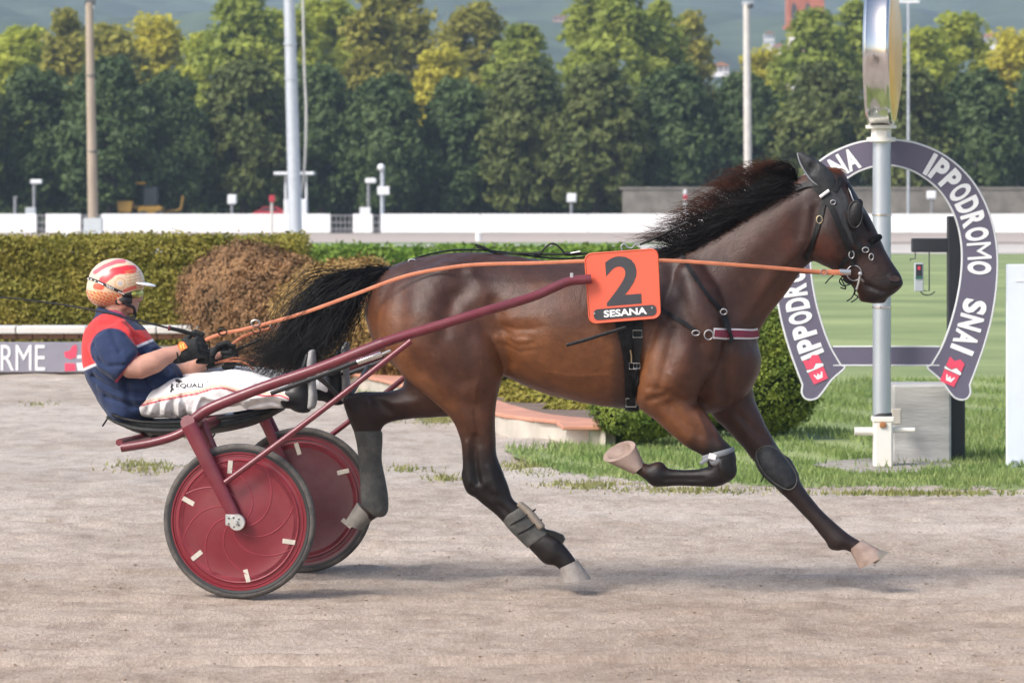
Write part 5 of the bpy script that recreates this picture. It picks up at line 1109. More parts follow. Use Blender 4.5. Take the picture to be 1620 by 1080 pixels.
# mane: lifted by the wind along the crest
M_attr('mane_coat', rough=.5, spec=.2, bump=.0, var=.3, vscale=60.)
def mane_col(V):
    P = w2px(l2w(V)); ci = np.argmin(((P[:, None, :] - CREST[None]) ** 2).sum(-1), 1); up_ = CREST[ci, 1] - P[:, 1] + .35 * (CREST[ci, 0] - P[:, 0]); t = sstep(up_ + 9 * vnoise(V, 30, 6), 18, 62)
    return np.array((.0065, .0055, .0055)) * (1 - t[:, None]) + np.array((.085, .030, .016)) * t[:, None]
CREST = crom(np.array([(1062, 397), (1105, 374), (1142, 351), (1185, 322), (1225, 298), (1258, 283)], float), 8)
ct = []; rd = []
for k in range(2500):
    i = r.random() * (len(CREST) - 1); b = CREST[int(i)] + (CREST[min(int(i) + 1, len(CREST) - 1)] - CREST[int(i)]) * (i % 1); t = i / (len(CREST) - 1)
    mode = r.random(); w0 = r.uniform(-.03, .035)
    if mode < .42:                                        # lying back over the near side of the crest, covering the neck's edge
        w0 = r.uniform(.005, .05); L = r.uniform(35, 75); d = np.array([-.92 + .1 * r.normal(), .18 + .22 * r.normal()]); b2 = b + [r.uniform(-2, 12), r.uniform(2, 22)]
        pts = [b2, b2 + d * L * .33 + [0, -7], b2 + d * L * .66 + [0, -8], b2 + d * L + [0, r.normal() * 5]]; ww = [w0 + .035, w0 + .055, w0 + .06, w0 + .055]
        rise = 0
    elif mode < .93:                                      # standing up and curling back
        H = (25 + 27 * math.sin(math.pi * min(1, max(0, (t - .08) * 1.05))) ) * r.uniform(.55, 1.08); back = r.uniform(12, 55) * (1.15 - .35 * t)
        pts = [b + [r.uniform(0, 6), 4], b + [-.18 * back + 6, -.55 * H], b + [-.65 * back, -H * r.uniform(.85, 1.05)], b + [-1.2 * back, -H * r.uniform(.5, .98)]]; ww = [w0, w0 + .012, w0 + .02, w0 + .025 + r.normal() * .015]
    else:                                                 # loose wisps
        a = r.uniform(2.3, 3.5); L = r.uniform(50, 105) * (1.2 - .7 * t); d = np.array([math.cos(a), -abs(math.sin(a)) * .8]); pts = [b, b + d * L * .35 + [0, -8], b + d * L * .7 + [0, -4], b + d * L + r.normal(size=2) * 7]; ww = [w0, w0 + .02, w0 + .03, w0 + .03]
    ct.append(np.array([pl(p + r.normal(size=2) * 1.2, w_) for p, w_ in zip(pts, ww)])); rd.append(r.uniform(.0008, .0017) if mode < .93 else .0007)
V, Fc = strands(None, ct, rd, 9); tag(mobj('mane', l2w(V), Fc, 'mane_coat', horse, col=mane_col(V)), 'dark mane lifted by the wind')
# forelock, a short reddish tuft between the ears
ct = []; rd = []
for k in range(240):
    b = np.array([r.uniform(1290, 1322), 0]); b[1] = 268 + (b[0] - 1300) * .12 + 2; w0 = r.uniform(-.03, .03); e = b + [r.uniform(12, 26), r.uniform(2, 24)]
    ct.append(np.array([pl(b, w0), pl((b + e) / 2 + [2, -7], w0), pl(e, w0)])); rd.append(.0013)
V, Fc = strands(None, ct, rd, 6); M('forelock_hair', (.13, .035, .012), .45, var=.3, scale=20); mobj('forelock', l2w(V), Fc, 'forelock_hair', horse)
# ================================================================== DRIVER
MATS_cloth = M_attr('cloth', rough=.85, spec=.2, bump=.35, bscale=45., var=.10, vscale=25., sheen=.1, bump2=.3, bscale2=16.); M('skin', (.50, .255, .185), .5, var=.12, scale=22, bump=.12, bscale=160, sss=.12, hue=(.56, .30, .22)); M('glove_black', (.018, .019, .019), .65, spec=.25, var=.35, scale=30, bump=.4, bscale=90)
M('boot_black', (.010, .010, .011), .35, spec=.3, var=.25, scale=25, bump=.15, bscale=50); M('sole_grey', (.27, .265, .26), .75, var=.2, scale=30, bump=.3); M('helmet_pad', (.035, .034, .035), .6, var=.2, scale=30); M('visor_white', (.80, .78, .80), .35, var=.03)
M('lens', (.05, .40, .38), .12, var=.6, scale=14, metal=.55, hue=(.75, .72, .10)); M('strap_black', (.012, .012, .013), .5, var=.1); M('patch_orange', (.75, .16, .02), .6, var=.06); M('patch_yellow', (.80, .52, .10), .6, var=.05); M('print_black', (.02, .02, .022), .7, var=.1)
drv = empty('person', l2w(np.array([[lp(230, 650)[0], 0, lp(230, 655)[2]]]))[0], 'driver in red and navy shirt, white trousers and patterned red helmet on the sulky', 'person')
def LP(x, y, w): return lp(x, y, w)
def field_px(x0, y0, x1, y1, w0, w1, h): 
    a = lp(x0, y1, 0); b = lp(x1, y0, 0); return Field([a[0] - .04, w0, a[2] - .04], [b[0] + .04, w1, b[2] + .04], h)
# --- body: head, neck, arms and hands in one surface
f = field_px(130, 405, 400, 640, -.34, .36, .005)
f.ell(LP(184, 449, 0), (.098, .078, .105), .02); f.ell(LP(202, 468, 0), (.056, .060, .075), .03); f.caps([LP(214, 458, 0), LP(222, 472, 0)], [.010, .013], .012); f.caps([LP(221, 473, .008), LP(221, 473, -.008)], .010, .008)
f.caps([LP(210, 489, .018), LP(210, 489, -.018)], .022, .02); f.caps([LP(216, 482, .012), LP(216, 482, -.012)], .009, .01); f.caps([LP(196, 484, .05), LP(190, 472, .062)], .016, .02); f.caps([LP(196, 484, -.05), LP(190, 472, -.062)], .016, .02)
f.ell(LP(190, 472, .078), (.018, .010, .030), .008); f.ell(LP(190, 472, -.078), (.018, .010, .030), .008)
f.caps([LP(183, 478, 0), LP(186, 512, 0)], [.054, .060], .02); f.ell(LP(185, 530, 0), (.07, .12, .05), .03)
f.caps([LP(172, 540, .15), LP(206, 580, .235)], [.030, .045], .01); f.caps([LP(206, 582, .235), LP(222, 581, .222), LP(244, 573, .20), LP(262, 563, .17), LP(280, 558, .145)], [.045, .052, .050, .040, .034], .015); f.caps([LP(280, 558, .145), LP(300, 550, .13)], [.032, .030], .01)
f.caps([LP(182, 545, -.15), LP(256, 601, -.22)], [.03, .045], .01); f.caps([LP(256, 602, -.22), LP(282, 594, -.18), LP(306, 582, -.13), LP(330, 570, -.07)], [.046, .048, .042, .032], .015); f.caps([LP(330, 570, -.07), LP(348, 560, -.04)], [.03, .028], .01)
for (kx, ky) in ((311, 537), (314, 545), (316, 553), (317, 560)): f.caps([LP(300, 550, .13), LP(kx, ky, .125), LP(kx + 10, ky + 4, .105), LP(kx + 8, ky + 11, .082)], [.012, .0085, .008, .007], .006)
for (kx, ky) in ((356, 548), (358, 555), (359, 562), (358, 568)): f.caps([LP(346, 560, -.05), LP(kx, ky, -.05), LP(kx + 12, ky + 3, -.035), LP(kx + 8, ky + 11, -.02)], [.012, .0085, .008, .007], .006)
V, Fc = f.mesh(2); mobj('body', l2w(V), Fc, 'skin', drv)
# --- shirt
f = field_px(118, 480, 310, 665, -.36, .36, .005)
f.loft(L6([(172, 650, 236, 664, 0, .170), (152, 624, 287, 607, 0, .182), (135, 590, 276, 578, 0, .178), (130, 560, 252, 553, 0, .170), (134, 532, 236, 536, 0, .180), (146, 510, 218, 519, 0, .165), (158, 498, 205, 506, 0, .095)]), .02, 8)
f.loft(L6([(142, 552, 196, 508, .14, .085), (146, 570, 207, 526, .185, .082), (160, 588, 214, 545, .215, .080), (183, 603, 220, 561, .238, .074)]), .025, 6, cap=.25)
f.loft(L6([(150, 545, 205, 512, -.14, .085), (170, 575, 225, 530, -.18, .08), (205, 605, 248, 562, -.215, .07)]), .025, 6, cap=.25)
f.caps([LP(168, 497, .05), LP(190, 500, .055), LP(203, 508, .03)], [.022, .020, .016], .012); f.caps([LP(168, 497, -.05), LP(190, 500, -.055), LP(203, 508, -.03)], [.022, .020, .016], .012); f.caps([LP(160, 493, .03), LP(158, 493, -.03)], .022, .015)
def fr(F_, pts, sig, amp, w0=.02, side=1): F_.ridge(L2(pts, .2 * side), sig * PXM, amp, w0, side)
for pts, sg, am, w0 in (([(218, 566), (196, 602), (204, 642)], 6, -.018, .02), ([(140, 596), (180, 618), (235, 622), (268, 606)], 4, -.014, .02), ([(150, 612), (200, 632), (236, 634)], 4, .010, .02), ([(162, 628), (215, 645)], 3.5, -.012, .02), ([(178, 524), (196, 556)], 4, -.010, .15), ([(152, 566), (178, 578), (206, 576)], 3.5, -.011, .15), ([(160, 578), (186, 590)], 3.5, .008, .15), ([(150, 545), (166, 572)], 3.5, -.008, .15), ([(236, 556), (258, 592)], 4, -.014, .02), ([(226, 572), (252, 606)], 4, .010, .02), ([(222, 592), (240, 622)], 3.5, -.012, .02), ([(248, 572), (276, 596)], 3.5, -.010, .02), ([(200, 530), (226, 545)], 4, -.008, .02)): fr(f, pts, sg, am, w0)
f.wrinkle(.0026, 32, 3)
V, Fc = f.mesh(1); PXs = w2px(l2w(V)); X, Y_ = PXs[:, 0], PXs[:, 1]; w_ = V[:, 1]
navy = np.array((.018, .030, .075)); redc = np.array((.62, .045, .045)); whitec = np.array((.75, .74, .76))
yb = 584 - (X - 131) * .43; up = 1 - sstep(Y_ - yb, -1.5, 1.5); pip = (1 - sstep(np.abs(Y_ - yb - 1), 1.2, 3.0))
slv = (1 - sstep(seg_d(PXs, [(176, 552), (202, 584)]), 32, 35)) * (w_ > .10); slf = ((w_ < -.17) & (X > 170)) * 1.0
c = np.tile(navy, (len(V), 1)); c = over(c, redc, up); c = over(c, whitec, pip * .9 * (1 - slv)); c = over(c, navy, np.maximum(slv, slf)); c = over(c, np.array((.30, .03, .06)), (1 - sstep(seg_d(PXs, [(184, 603), (220, 560)]), 1.2, 3.0)) * (w_ > .12)); c = over(c, navy, ((Y_ < 512 + (X - 160) * .25) & (Y_ < 522)) * 1.0 * (np.abs(w_) < .095)); c = over(c, np.array((.35, .05, .09)), (1 - sstep(seg_d(PXs, [(172, 489), (192, 495), (200, 502)]), .8, 2.4)) * (w_ > 0))
mobj('shirt', l2w(V), Fc, 'cloth', drv, col=c)
# --- trousers
f = field_px(200, 575, 530, 668, -.30, .32, .005)
f.ell(LP(244, 638, 0), (.085, .16, .060), .03)
f.loft(L6([(224, 658, 252, 612, .08, .095), (262, 661, 278, 599, .10, .105), (314, 657, 318, 591, .13, .098), (358, 651, 356, 585, .16, .088), (402, 647, 398, 588, .18, .078), (438, 646, 434, 600, .19, .064), (466, 643, 462, 612, .20, .052)]), .025, 8, cap=.3)
f.loft(L6([(235, 652, 255, 610, -.08, .095), (300, 646, 308, 588, -.12, .09), (380, 640, 376, 578, -.16, .08), (450, 632, 445, 588, -.19, .065), (490, 629, 486, 598, -.20, .05), (521, 627, 518, 600, -.20, .046)]), .025, 8, cap=.3)
for pts, sg, am in (([(308, 656), (316, 634), (322, 626)], 4, .014), ([(322, 632), (345, 646), (378, 640)], 9, -.022), ([(326, 628), (350, 634), (372, 630)], 3.5, .010), ([(290, 657), (293, 640), (288, 626)], 3, -.012), ([(281, 657), (284, 636)], 3, .010), ([(270, 657), (274, 634)], 3, -.012), ([(258, 656), (264, 636)], 3, .009), ([(248, 655), (254, 634)], 3, -.012), ([(236, 653), (244, 636)], 3, .008), ([(352, 606), (380, 616), (410, 612)], 4, .010), ([(356, 598), (384, 604)], 4, -.010), ([(392, 642), (430, 634), (455, 642)], 4, -.014), ([(400, 630), (436, 624), (458, 630)], 3, .009), ([(408, 610), (440, 618)], 4, -.012), ([(426, 604), (452, 614)], 3, .008), ([(262, 622), (282, 604)], 4, -.010), ([(300, 612), (322, 597)], 4, -.008), ([(228, 652), (236, 636)], 3, -.008)): fr(f, pts, sg, am, .06)
f.wrinkle(.0030, 34, 8)
V, Fc = f.mesh(1); PXs = w2px(l2w(V)); c = np.tile(np.array((.68, .66, .66)), (len(V), 1)); st = [(224, 641), (255, 633), (276, 629), (314, 622), (335, 615), (350, 613.5), (362, 616), (381, 622), (420, 626), (442, 625), (458, 631)]
c = over(c, np.array((.50, .05, .06)), (1 - sstep(seg_d(PXs, st), .7, 2.0)) * (V[:, 1] > .05)); c = over(c, np.array((.80, .36, .14)), (1 - sstep(seg_d(PXs, [(a, b - 4) for a, b in st]), .6, 1.8)) * .8 * (V[:, 1] > .05))
tr = mobj('trousers', l2w(V), Fc, 'cloth', drv, col=c); BT = BVHTree.FromPolygons([Vector(p) for p in l2w(V)], Fc.tolist())
def decal(name, V, Fc, mat, par, bvh, off=.0025):
    """V in photo pixels (x, y): laid onto the surface it is printed on"""
    P = []
    for a, b in V[:, :2]:
        q = hit(a, b, off, bvh)
        if q is None: return None
        P.append(q[0])
    return mobj(name, np.array(P), Fc, mat, par, False)
def text_px(body, cx, cy, hpx, wpx, slope=0.0, bold=.0, **k):
    V, Fc = text_mesh(body, 1.0, bold=bold, extrude=0.0, **k); V = V.copy(); V[:, 0] *= wpx / np.ptp(V[:, 0]); V[:, 1] *= -hpx / np.ptp(V[:, 1]); V[:, 1] += V[:, 0] * slope; V[:, 0] += cx; V[:, 1] += cy; return V, Fc
V, Fc = text_px('EQUALI', 300, 610.5, 7.5, 42, -.03, .01); decal('lettering', V, Fc, 'print_black', tr, BT)
for P in ([(277, 601), (281, 600), (287, 602), (290, 604), (285, 605), (284, 607), (281, 605), (278, 604)], [(270, 612), (272, 606), (274, 608), (273, 613), (280, 619), (274, 617), (271, 621), (269, 620), (271, 616)], [(327, 602), (330, 605), (329, 606)]):
    decal('emblem', np.array(P, float), [list(range(len(P)))], 'print_black', tr, BT)
# --- boots with thick grey soles, toes up against the foot rests
def boot(dx, dy, w, w2):
    f = field_px(440 + dx, 540 + dy, 520 + dx, 660 + dy, min(w, w2) - .12, max(w, w2) + .12, .005)
    R = lambda rows: L6([(a + dx, b + dy, c + dx, d + dy, w, e) for a, b, c, d, e in rows])
    f.loft(R([(461, 644, 492, 648, .036), (458, 630, 494, 632, .040), (460, 612, 493, 614, .040), (468, 594, 492, 594, .040), (477, 576, 491, 575, .040), (483, 561, 492, 560, .032)]), .012, 6); f.loft(R([(450, 612, 452, 646, .044), (464, 610, 466, 646, .044), (478, 612, 480, 644, .040)]), .015, 5)
    V, Fc = f.mesh(2); b = mobj('boot', l2w(V), Fc, 'boot_black', drv)
    f = field_px(470 + dx, 540 + dy, 520 + dx, 660 + dy, min(w, w2) - .12, max(w, w2) + .12, .005)
    f.loft(R([(485, 645, 500, 641, .034), (487, 630, 502, 628, .038), (487, 612, 500, 612, .036), (485, 594, 499, 593, .042), (485, 574, 500, 572, .044), (488, 558, 499, 555, .034)]), .006, 6); V, Fc = f.mesh(2); mobj('sole', l2w(V), Fc, 'sole_grey', b)
    MB().tube(l2w(np.array([LP(466 + dx, 606 + dy, w + .042), LP(480 + dx, 604 + dy, w + .046), LP(490 + dx, 603 + dy, w + .040)])), .006, 8).build('buckle_strap', 'leather', b)
boot(0, 0, .21, .21); boot(53, -12, -.20, -.20)
# --- gloves
def glove(chains, palm, w0, w1, box_):
    f = field_px(*box_, w0, w1, .0038); f.loft(L6(palm), .008, 6)
    for pts, rad in chains: f.caps([LP(*p) for p in pts], rad, .0045)
    f.wrinkle(.0008, 70, 2); V, Fc = f.mesh(1); return mobj('glove', l2w(V), Fc, 'glove_black', drv)
ch = [([(306, 545 + 6 * i, .135), (kx, ky, .130), (kx + 11, ky + 4, .108), (kx + 9, ky + 12, .082), (kx - 4, ky + 12, .076)], [.014, .0125, .0118, .0112, .0105]) for i, (kx, ky) in enumerate(((311, 536), (315, 544), (317, 552), (317, 560)))] + [([(287, 546, .125), (298, 532, .115), (309, 525, .105), (320, 529, .10)], [.015, .0135, .012, .011])]
g1 = glove(ch, [(269, 550, 279, 575, .15, .034), (281, 545, 290, 574, .14, .034), (294, 538, 302, 570, .135, .034), (308, 534, 315, 566, .13, .028)], .03, .22, (262, 512, 345, 590)); BG = BVHTree.FromPolygons([Vector(g1.matrix_world @ v.co + Vector(ORG[drv])) for v in g1.data.vertices], [list(p.vertices) for p in g1.data.polygons])
ch = [([(346, 556 + 4 * i, -.045), (kx, ky, -.045), (kx + 13, ky + 3, -.030), (kx + 9, ky + 12, -.012), (kx - 4, ky + 12, -.006)], [.014, .0125, .0118, .0112, .0105]) for i, (kx, ky) in enumerate(((356, 546), (360, 554), (361, 562), (358, 569)))] + [([(338, 562, -.03), (346, 547, -.015), (358, 542, -.008), (370, 547, -.008)], [.015, .0135, .012, .011])]
glove(ch, [(318, 562, 334, 582, -.075, .034), (330, 553, 344, 578, -.06, .034), (344, 547, 356, 573, -.05, .032), (354, 548, 364, 570, -.045, .026)], -.14, .06, (310, 525, 395, 600))
P = np.array([(280, 548), (283, 542.5), (288, 540), (293, 541), (296, 545), (299.5, 551), (286.5, 558), (282, 553)]); cP = P.mean(0)
decal('badge_edge', P, [list(range(8))], 'patch_yellow', g1, BG, .004); decal('badge', cP + (P - cP) * .78, [list(range(8))], 'patch_orange', g1, BG, .006)
V, Fc = text_px('VL', 289.5, 548.5, 7, 9, -.35, .02); decal('badge_lettering', V, Fc, 'patch_yellow', g1, BG, .008)
# --- helmet
f = field_px(130, 400, 240, 495, -.16, .16, .0048)
f.ell(LP(184, 447, 0), (.131, .112, .112), .02); f.ell(LP(166, 462, 0), (.082, .098, .070), .03)
f.ell(LP(229, 500, 0), (.126, .3, .122), .006, sub=True); f.ell(LP(170, 700, 0), (.9, .9, .601), .006, sub=True)
V, Fc = f.mesh(2); PXs = w2px(l2w(V)); X, Y_ = PXs[:, 0], PXs[:, 1]
cream = np.array((.70, .52, .36)); hred = np.array((.66, .030, .040)); gold = np.array((.56, .26, .055)); hor = np.array((.62, .075, .03)); pink = np.array((.66, .12, .14))
c = np.tile(cream, (len(V), 1))
c = over(c, pink, 1 - sstep(seg_d(PXs, [(150, 431), (166, 421), (184, 414), (196, 413)]), 2.5, 4.0)); c = over(c, hred, 1 - sstep(seg_d(PXs, [(163, 443), (180, 430), (200, 426), (210, 426)]), 6.0, 7.0)); c = over(c, hor, 1 - sstep(seg_d(PXs, [(152, 453), (160, 454)]), 4, 6))
low = sstep(Y_ - (459 + (X - 140) * .10), -2, 2) * (X < 196); vein = np.abs(np.sin(X * .55 + 1.4 * np.sin(Y_ * .33)) * np.sin(Y_ * .62 - X * .25)); c = over(c, gold, low * .75); c = over(c, hor, low * (vein > .55) * .9); c = over(c, cream, low * (vein < .10) * .9)
ring = np.hypot(X - 190, Y_ - 448); c = over(c, cream, (ring < 14) * 1.0); c = over(c, gold, ((ring > 7) & (ring < 9)) * .7); c = over(c, np.array((.42, .5, .58)), (ring < 3) * .8)
wing = (X > 198) * (Y_ > 426) * (ring > 12); c = over(c, gold, wing * (np.sin((Y_ + X * .22) * 1.25) > .1) * .65); c = over(c, hred, (1 - sstep(seg_d(PXs, [(196, 460), (214, 454)]), 1.6, 3)) * .8)
MATS_h = M_attr('helmet_shell', rough=.28, spec=.5, bump=.03, bscale=20, var=.06, vscale=40, coat=.5)
hel = mobj('helmet', l2w(V), Fc, 'helmet_shell', drv, col=c); BH = BVHTree.FromPolygons([Vector(p) for p in l2w(V)], Fc.tolist())
f = field_px(215, 435, 255, 465, -.12, .12, .004); f.ell(LP(229, 449, 0), (.052, .078, .007), .006, R=np.array([[math.cos(-.22), 0, -math.sin(-.22)], [0, 1, 0], [math.sin(-.22), 0, math.cos(-.22)]])); V, Fc = f.mesh(2); mobj('peak', l2w(V), Fc, 'visor_white', hel)
f = field_px(165, 450, 235, 500, -.14, .14, .0045); f.ell(LP(198, 473, 0), (.058, .089, .040), .01); f.ell(LP(232, 470, 0), (.056, .3, .09), .008, sub=True); V, Fc = f.mesh(2); mobj('padding', l2w(V), Fc, 'helmet_pad', hel)
def band(name, pts, wpx, mat, par, bvh, off=.004, th=.003):
    """flat strap laid along a line on a surface"""
    C = crom(np.array(pts, float), 5); T = np.gradient(C, axis=0); T /= np.linalg.norm(T, axis=1)[:, None]; Nn = np.stack([-T[:, 1], T[:, 0]], 1); wp = np.interp(np.linspace(0, 1, len(C)), np.linspace(0, 1, np.size(wpx)), np.atleast_1d(wpx)); A = []; last = None
    for cpt, n_, w in zip(C, Nn, wp):
        row = []
        for sgn in (-.5, 0, .5):
            q = hit(*(cpt + n_ * w * sgn), off, bvh); row.append(q)
        if row[1] is None:
            if last is None: continue
            Yd = last[1]; row = [(at(*(cpt + n_ * w * sg), Yd), None) for sg in (-.5, 0, .5)]
        ym = row[1][0]; pts3 = []
        for sgn, q in zip((-.5, 0, .5), row): pts3.append(q[0] if (q is not None and abs(q[0][1] - ym[1]) < .05) else at(*(cpt + n_ * w * sgn), ym[1]))
        last = ym; A.append(pts3)
    A = np.array(A); n = len(A); nv = np.array([0, -1, 0.]) * th; top = A + nv; V = np.concatenate([A.reshape(-1, 3), top.reshape(-1, 3)]); m = 3 * n; Fc = []
    for i in range(n - 1):
        for j in range(2): a = 3 * i + j; Fc += [[m + a, m + a + 1, m + a + 4, m + a + 3], [a, a + 3, a + 4, a + 1]]
        Fc += [[3 * i, m + 3 * i, m + 3 * i + 3, 3 * i + 3], [3 * i + 2, 3 * i + 5, m + 3 * i + 5, m + 3 * i + 2]]
    Fc += [[0, 1, m + 1, m], [1, 2, m + 2, m + 1], [m - 3, 2 * m - 3, 2 * m - 2, m - 2], [m - 2, 2 * m - 2, 2 * m - 1, m - 1]]
    return mobj(name, V, Fc, mat, par, auto=40)
gog = band('goggles', [(140.5, 440), (152, 444), (168, 451), (182, 457.5), (193, 462.5)], 4.2, 'strap_black', drv, BH, .003)
V, Fc = text_px('TEO', 174.5, 453.9, 3.4, 12, .42, .02); decal('strap_lettering', V, Fc, 'print_white', gog, BH, .0085)
for a, b, l in ((156.5, 446.2, 8), (187, 459.8, 9)): P = np.array([(a, b - .4), (a + l, b + l * .43 - .4), (a + l, b + l * .43 + 1.4), (a, b + 1.4)]); decal('strap_mark', P, [[0, 1, 2, 3]], 'print_white', gog, BH, .0085)
for a, b in ((142, 441.2), (146.5, 442.6), (152, 444.8)): P = np.array([(a, b - 1), (a + 1.6, b), (a, b + 1), (a - 1.6, b)]); decal('strap_mark', P, [[0, 1, 2, 3]], 'print_white', gog, BH, .0085)
f = field_px(185, 450, 232, 482, -.12, .12, .004); f.loft(L6([(192, 458, 194, 469, 0, .092), (204, 456, 206, 474, 0, .088), (214, 456, 216, 473, 0, .072), (219, 457, 220, 471, 0, .05)]), .006, 6); V, Fc = f.mesh(2); mobj('goggle_frame', l2w(V), Fc, 'strap_black', gog)
f = field_px(208, 448, 235, 480, -.12, .12, .004); f.loft(L6([(214, 457, 215, 473, 0, .076), (219, 456, 221, 472, 0, .062), (222, 458, 223, 470, 0, .035)]), .006, 6); V, Fc = f.mesh(2); mobj('goggle_lens', l2w(V), Fc, 'lens', gog)
MB().tube(l2w(crom(np.array([LP(206, 484, .062), LP(213, 490, .05), LP(214, 499, .02), LP(214, 499, -.02), LP(213, 490, -.05)]), 4)), .006, 8, flat=(.5, 1.5)).build('chin_strap', 'strap_black', hel)
MB().tube(l2w(crom(np.array([LP(190, 468, .076), LP(200, 481, .072), LP(211, 486, .05), LP(213, 495, .028), LP(212, 505, .03)]), 4)), .007, 8).build('chin_strap', 'strap_black', hel)
# bracelet
MB().lathe([(.036, -.004), (.040, -.003), (.040, .003), (.036, .004)], l2w(LP(278, 562, .147)[None])[0], l2w(LP(280, 558, .145)[None])[0] - l2w(LP(262, 563, .17)[None])[0], 18).build('bracelet', 'strap_black', drv)
# ------------------------------------------------------------------ whip and reins
M('rein_orange', (.47, .155, .075), .6, var=.15, scale=18, bump=.2, bscale=90); M('steel', (.40, .40, .40), .3, metal=.9, var=.05)
wh = empty('whip', pw(300, 528, .12), 'long thin black whip held back over the shoulder of the driver', 'whip')
MB().tube(l2w(crom(np.array([LP(-120, 463, .30), LP(0, 470, .26), LP(80, 479, .22), LP(150, 491, .20), LP(215, 506, .17), LP(268, 519, .13)]), 6)), np.linspace(.0025, .0048, 31), 8).build('shaft', 'strap_black', wh)
MB().tube(l2w(crom(np.array([LP(266, 518.5, .13), LP(290, 524, .122), LP(312, 532, .112), (LP(322, 538, .108))]), 4)), np.linspace(.009, .0105, 13), 10).build('grip', 'leather', wh)
MB().lathe([(.009, -.006), (.012, -.004), (.012, .004), (.009, .006)], l2w(LP(268, 519, .13)[None])[0], l2w(LP(290, 524, .122)[None])[0] - l2w(LP(266, 518.5, .13)[None])[0], 12).build('ferrule', 'burgundy', wh)
def rein(name, pts, par, hw=.0082, mat='rein_orange', th=.0022):
    P = l2w(crom(np.array([LP(*p) for p in pts]), 6)); return MB().tube(P, 1.0, 8, flat=(hw, th), up=(0, 0, 1)).build(name, mat, par)
rn = empty('near_rein', pw(640, 436, .24), 'orange leather rein along the near side from bit to glove', 'rein')
rein('strap', [(1336, 431, .075), (1300, 430, .10), (1230, 424, .17), (1150, 418, .235), (1050, 412, .27), (930, 413, .265), (850, 416, .255), (765, 418, .25), (712, 423, .25), (640, 437, .255), (560, 466, .22), (480, 495, .18), (410, 515, .15)], rn)
rein('hand_part', [(412, 514, .15), (380, 522, .14), (350, 528, .128), (326, 537, .112), (318, 544, .10)], rn, .008)
for x, y, w in ((404, 513, .148), (352, 527, .128)): MB().tube(l2w(np.array([LP(x + 7 * math.cos(a), y - 2 + 5 * math.sin(a), w + .006) for a in np.linspace(0, 6.283, 15)[:-1]])), .003, 6, True).build('loop', 'steel' if x > 380 else 'leather', rn)
MB().tube(l2w(np.array([LP(1344, 431, .078), LP(1300, 430.5, .10)])), 1.0, 8, flat=(.012, .003), up=(0, 0, 1)).build('rein_end', 'rein_orange', rn); MB().tube(l2w(np.array([LP(1346, 431, .079), LP(1328, 430, .085)])), 1.0, 8, flat=(.0125, .004), up=(0, 0, 1)).build('tip', 'steel', rn); MB().tube(l2w(np.array([LP(1303 + 5 * math.cos(a), 430.5 + 5 * math.sin(a), .105) for a in np.linspace(0, 6.283, 9)[:-1]])), .002, 6, True).build('buckle', 'steel', rn)
rn = empty('far_rein', pw(560, 485, -.2), 'orange rein running behind the tail on the far side', 'rein')
rein('strap', [(1330, 432, -.075), (1230, 428, -.18), (1050, 420, -.27), (860, 424, -.26), (740, 430, -.25), (660, 448, -.255), (590, 472, -.24), (530, 488, -.18), (480, 502, -.12), (436, 519, -.06)], rn, .009); rein('hand_part', [(440, 517, -.06), (410, 524, -.04), (384, 533, -.01), (366, 546, 0)], rn, .008)
for x, y, w in ((435, 517, -.055), (405, 524, -.035)): MB().tube(l2w(np.array([LP(x + 7 * math.cos(a), y - 2 + 5 * math.sin(a), w + .006) for a in np.linspace(0, 6.283, 15)[:-1]])), .003, 6, True).build('loop', 'steel' if x > 420 else 'leather', rn)
rein('loose_end', [(340, 574, .02), (362, 571, .06), (385, 573, .09), (402, 584, .10)], rn, .005); rein('loose_end', [(345, 572, .0), (375, 566, .02), (405, 572, .03), (424, 582, .02)], rn, .004); rein('hand_part', [(412, 536, -.03), (385, 549, -.02), (368, 556, 0)], rn, .006, 'leather'); rein('hand_part', [(328, 585, .06), (330, 570, .08), (332, 545, .10)], rn, .003, 'leather')
# ================================================================== HARNESS, BRIDLE, BOOTS, NUMBER PLATE
M('plate_orange', (.66, .098, .048), .5, var=.05, scale=4, coat=.2); M('numeral_grey', (.035, .036, .042), .5, var=.12, scale=14); M('rim_orange', (.62, .10, .04), .45, var=.05); M('brass', (.55, .45, .28), .3, metal=.9); M('web_burgundy', (.17, .013, .035), .6, var=.12, scale=20, bump=.2); M('web_white', (.68, .66, .66), .6, var=.08); M('boot_grey', (.040, .043, .042), .6, dust=((.22, .20, .175), .55, 11.0), spec=.25, var=.2, scale=14, bump=.3, bscale=50); M('boot_tan', (.23, .19, .15), .7, var=.15, scale=20, bump=.2); M('neoprene', (.016, .0175, .020), .55, dust=((.12, .12, .12), .3, 30.0), spec=.25, var=.15, scale=20, bump=.2, bscale=60); M('strap_grey', (.17, .18, .195), .5, var=.1); M('wool_black', (.010, .010, .011), .95, spec=.1, var=.3, scale=60, bump=.8, bscale=120)
